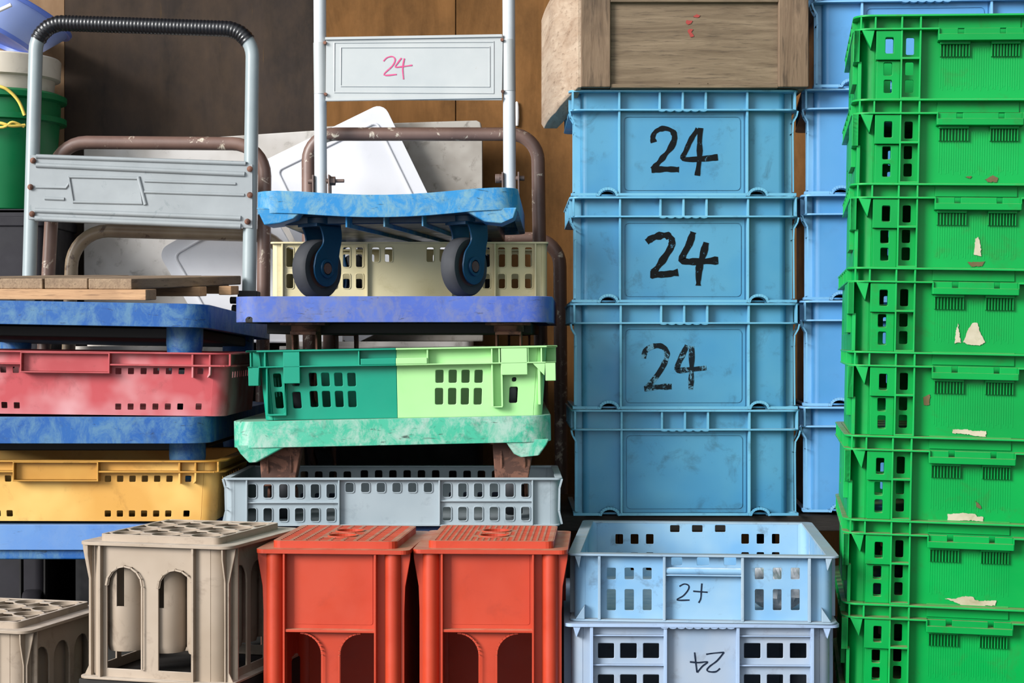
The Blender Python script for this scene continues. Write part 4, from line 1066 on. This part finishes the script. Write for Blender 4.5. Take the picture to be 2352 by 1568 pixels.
# ------------------------------------------------------------------ wooden pallet on the deep blue trolley
pp = at(305, 665, .50)
pa_ = thing('wooden_pallet', 'worn wooden slat pallet lying on the deep blue trolley', 'pallet', (pp.x, .50, at(305, 688, .46).z), -8, .5, 2.6)
wz = .0215; bh = .0215
for k in range(5):
    x1 = -.0945 * k - .002; x0_ = x1 - .0915; dz = [0, .0004, -.0003, .0005, 0][k]
    MB().box(x0_, x1, [.0, .004, .002, .006, 0][k], .75 - [0, .01, .004, 0, .01][k], bh + dz, bh + wz + dz).build('plank', M['plank'], pa_, .0025)
for y, e in ((.0, .032), (.38, .045), (.68, .004)):
    MB().box(-.47, e if y < .1 else e - .03, y - .012 if y < .1 else y, y + .05, 0, bh).build('batten', M['batten'], pa_, .002)
MB().box(.02, .05, .50, .56, .001, bh).build('batten', M['batten'], pa_, .002)

# ------------------------------------------------------------------ behind: foam, lids, buckets
def foambox(label, x0, x1, y0, y1, z0, z1, name, grp, mat):
    o = thing(name, label, 'box', ((x0 + x1) / 2, y0, z0), group=grp)
    w = x1 - x0; d = y1 - y0; h = z1 - z0
    b = MB(); b.flat(rrect(-w / 2 + .006, w / 2 - .006, .006, d - .006, .02), [rrect(-w / 2 + .03, w / 2 - .03, .03, d - .03, .01)], 0, h - .05); b.flat(rrect(-w / 2 + .01, w / 2 - .01, .01, d - .01, .02), [], .001, .02)
    b.build('box_body', mat, o, .004)
    l = MB(); l.flat(rrect(-w / 2, w / 2, 0, d, .025), [], h - .05, h - .012); l.flat(rrect(-w / 2 + .03, w / 2 - .03, .03, d - .03, .02), [], h - .013, h)
    l.build('box_lid', mat, o, .006)
    return o
bx = [(at(165, 780, 1.45).x, at(530, 780, 1.45).x), (at(640, 780, 1.45).x, at(1110, 780, 1.45).x)]
for i, (a, b) in enumerate(bx):
    foambox(['white foam box seen under the deep blue trolley, on a dark box', 'white foam box behind the violet trolley, on a dark box'][i], a, b, 1.44, 1.74, .625, .755, 'foam_box', 'white foam boxes behind the trolleys', M['foam'])
    foambox(['dark box on the floor behind the left trolleys', 'dark box on the floor behind the middle trolleys'][i], a, b, 1.44, 1.74, 0, .624, 'storage_box', 'dark boxes on the floor at the back', M['void'])  # supports added under the foam, blackened to read as an unlit gap
def board(name, label, cat, pts, y, th, mat, bev=.005, groove=None, rz=0):
    P = [at(a, b, y) for a, b in pts]
    cx = sum(p.x for p in P) / len(P); zb = min(p.z for p in P)
    q = [(p.x - cx, p.z - zb) for p in P]
    mb = MB().plate(q, [], 0, th)
    if groove:
        g = [(at(a, b, y).x - cx, at(a, b, y).z - zb) for a, b in groove]
        mb.tube([(a, -.001, b) for a, b in g + g[:1]], .004, 8)
    o = mb.build(name, mat, None, bev, seg=3); o.location = (cx, y, zb)
    return tag(o, label, cat)
def rot_rect(c, e1, L1, L2, r, inset=0):
    e1 = Vector(e1).normalized(); e2 = Vector((-e1.y, e1.x))
    pts = rrect(inset, L1 - inset, inset, L2 - inset, max(r - inset * .4, 6), 5)
    return [(c[0] + e1.x * a + e2.x * b, c[1] + e1.y * a + e2.y * b) for a, b in pts]
def upto(pts, ylim):                                         # clip an outline where it stands on the box below
    out = []
    n = len(pts)
    for i in range(n):
        a, b = pts[i], pts[(i + 1) % n]
        if a[1] <= ylim: out.append(a)
        if (a[1] <= ylim) != (b[1] <= ylim):
            t = (ylim - a[1]) / (b[1] - a[1]); out.append((a[0] + (b[0] - a[0]) * t, ylim))
    return out
board('foam_board', 'large dirty white foam board leaning behind the grey handle', 'board', [(192, 340), (470, 316), (742, 298), (742, 784), (192, 784)], 1.69, .035, M['foam'], .004)
board('foam_board', 'grimy foam board behind the white lid, right of it against the plywood', 'board', [(748, 290), (900, 282), (1094, 276), (1104, 281), (1108, 300), (1110, 784), (748, 784)], 1.66, .04, M['foamgrey'], .004)
c1 = rot_rect((880 - 289, 235 + 141), (289, -141), 322, 470, 26)
board('plastic_tray', 'white plastic tray tilted on its corner below the white handle panel', 'tray', upto(c1, 784), 1.58, .03, M['lid'], .008, upto(rot_rect((591, 376), (289, -141), 322, 470, 26, 34), 784))
c2 = rot_rect((361, 576), (.866, -.5), 272, 400, 26)
board('plastic_tray', 'white plastic tray propped low behind the wooden pallet', 'tray', upto(c2, 784), 1.48, .03, M['lid'], .008, upto(rot_rect((361, 576), (.866, -.5), 272, 400, 26, 28), 784))

by = 1.57; bcx = at(2, 300, by).x; k = S(by)
zb = at(0, 489, by).z
bn = thing('storage_bin', 'dark bin at the left edge, under the green bucket', 'bin', (bcx, by - .155, 0))
b = MB(); b.flat(rrect(-.16, .16, 0, .31, .03), [rrect(-.152, .152, .008, .302, .025)], 0, zb - .002); b.flat(rrect(-.158, .158, .002, .308, .03), [], .001, .008)
b.flat(rrect(-.16, .16, .0, .31, .03), [], zb - .012, zb - .001); b.build('bin_body', M['bin'], bn, .004)
MB().flat(rrect(-.166, .166, -.005, .315, .03), [rrect(-.155, .155, .005, .305, .025)], zb - .045, zb - .02).build('rim', M['bin'], bn, .003)
gb = thing('bucket', 'green bucket with a yellow rope, left of the grey handle', 'bucket', (bcx, by, zb))
Zk = lambda py: at(0, py, by).z - zb
MB().lathe([(0, 0), (.128, 0), (.132, .004), (.150, Zk(288)), (.168, Zk(286)), (.168, Zk(274)), (.152, Zk(272)), (.153, Zk(240)), (.168, Zk(236)), (.169, Zk(224)), (.160, Zk(221)), (.154, Zk(218)), (.148, Zk(230)), (.128, .008), (0, .008)], 44).build('bucket_body', M['bucketgreen'], gb, 0, 35)
def on_b(px, py, r=.171): 
    p = at(px, py, by - .16); x = p.x - bcx; y = -math.sqrt(max(r * r - x * x, 1e-4)); return (x, y, p.z - zb)
MB().tube(smooth_path([on_b(-60, 190), on_b(0, 199), (on_b(22, 210)), on_b(40, 232), on_b(51, 262)], 5), .0042, 8).tube(smooth_path([on_b(-50, 285, .173), on_b(0, 283, .173), on_b(25, 289, .174), on_b(52, 285, .172)], 5), .004, 8).tube(smooth_path([on_b(-40, 292, .173), on_b(8, 293, .174), on_b(28, 280, .174), on_b(50, 289, .172)], 5), .0035, 8).build('rope_handle', M['rope'], gb, 0, 60)
cb = thing('bucket', 'off-white bucket nested in the green bucket', 'bucket', (bcx, by, at(0, 217, by).z - .14))
zt = at(0, 137, by).z - cb.location.z; zr = at(0, 184, by).z - cb.location.z
MB().lathe([(0, 0), (.122, 0), (.138, zr - .004), (.152, zr), (.154, zt - .004), (.150, zt), (.144, zt), (.134, zr), (.118, .006), (0, .006)], 44).build('bucket_body', M['bucketcream'], cb, 0, 35)
ba = thing('basin', 'pale blue basin tilted on top of the buckets at the left edge', 'basin', at(6, 6, by))
n = Vector((.405, .12, .91)).normalized(); ba.rotation_euler = n.to_track_quat('Z', 'Y').to_euler()
MB().lathe([(.128, -.088), (.135, -.086), (.186, -.006), (.186, .0), (.180, -.001), (.130, -.080), (0, -.080)], 48).build('basin_body', M['basin'], ba, 0, 35)
MB().lathe([(0, -.084), (.118, -.084), (.120, -.094), (.134, -.094), (.137, -.082)], 48).build('foot_ring', M['basinrim'], ba, 0, 35)  # underside in the darker rim blue, its shade put into the colour
MB().lathe([(.182, -.008), (.193, -.008), (.195, .000), (.192, .004), (.180, .002), (.180, -.004)], 48).build('rim', M['basinrim'], ba, 0, 50)
wr = MB().tube(smooth_path([at(-70, 62, 1.385), at(-20, 33, 1.385), at(26, 11, 1.385)], 6), .0052, 12).build('rod', M['hook'], None, 0, 60)
tag(wr, 'white rod end lying on the rim of the pale blue basin', 'rod')
hk = MB().lathe([(0, -.034), (.005, -.032), (.0068, -.01), (.006, .02), (.0035, .033), (0, .035)], 14)
ho = hk.build('wall_hook', M['hook'], None, 0, 60); ho.location = at(1187, 262, WY - .006); tag(ho, 'small white knob fixed to the plywood wall right of the white handle', 'hook')

# ------------------------------------------------------------------ light, sky, camera
sun = bpy.data.lights.new('sun', 'SUN'); sun.energy = SUN_E; sun.angle = math.radians(SUN_A); sun.color = (1, .985, .96)
so_ = bpy.data.objects.new('sun', sun); COL.objects.link(so_)
so_.rotation_euler = Vector(SUN_D).normalized().to_track_quat('Z', 'Y').to_euler()
# overcast street sky: bright towards the open front left, dim behind the shed
wd = bpy.data.worlds.new('overcast_sky'); scene.world = wd; wd.use_nodes = True
wt = wd.node_tree; bgn = wt.nodes['Background']
tc = wt.nodes.new('ShaderNodeTexCoord'); dp = wt.nodes.new('ShaderNodeVectorMath'); dp.operation = 'DOT_PRODUCT'
dp.inputs[1].default_value = Vector(SKY_D).normalized(); wt.links.new(tc.outputs['Generated'], dp.inputs[0])
mr = wt.nodes.new('ShaderNodeMapRange'); mr.interpolation_type = 'SMOOTHSTEP'
for i, v_ in ((1, SKY_LO), (2, SKY_HI), (3, SKY_MIN), (4, SKY_E)): mr.inputs[i].default_value = v_
wt.links.new(dp.outputs['Value'], mr.inputs[0]); wt.links.new(mr.outputs[0], bgn.inputs[1])
bgn.inputs[0].default_value = (.90, .95, 1, 1)
cam = bpy.data.cameras.new('camera'); co = bpy.data.objects.new('camera', cam); COL.objects.link(co)
co.location = CAM; co.rotation_euler = (PI / 2, 0, 0); cam.sensor_width = 36; cam.lens = FPX / 2352 * 36; cam.clip_start = .05
scene.camera = co
scene.cycles.diffuse_bounces = 3
vs = scene.view_settings; vs.view_transform = 'Standard'; vs.look = 'None'; vs.exposure = EXPO; vs.gamma = 1; vs.use_curve_mapping = False
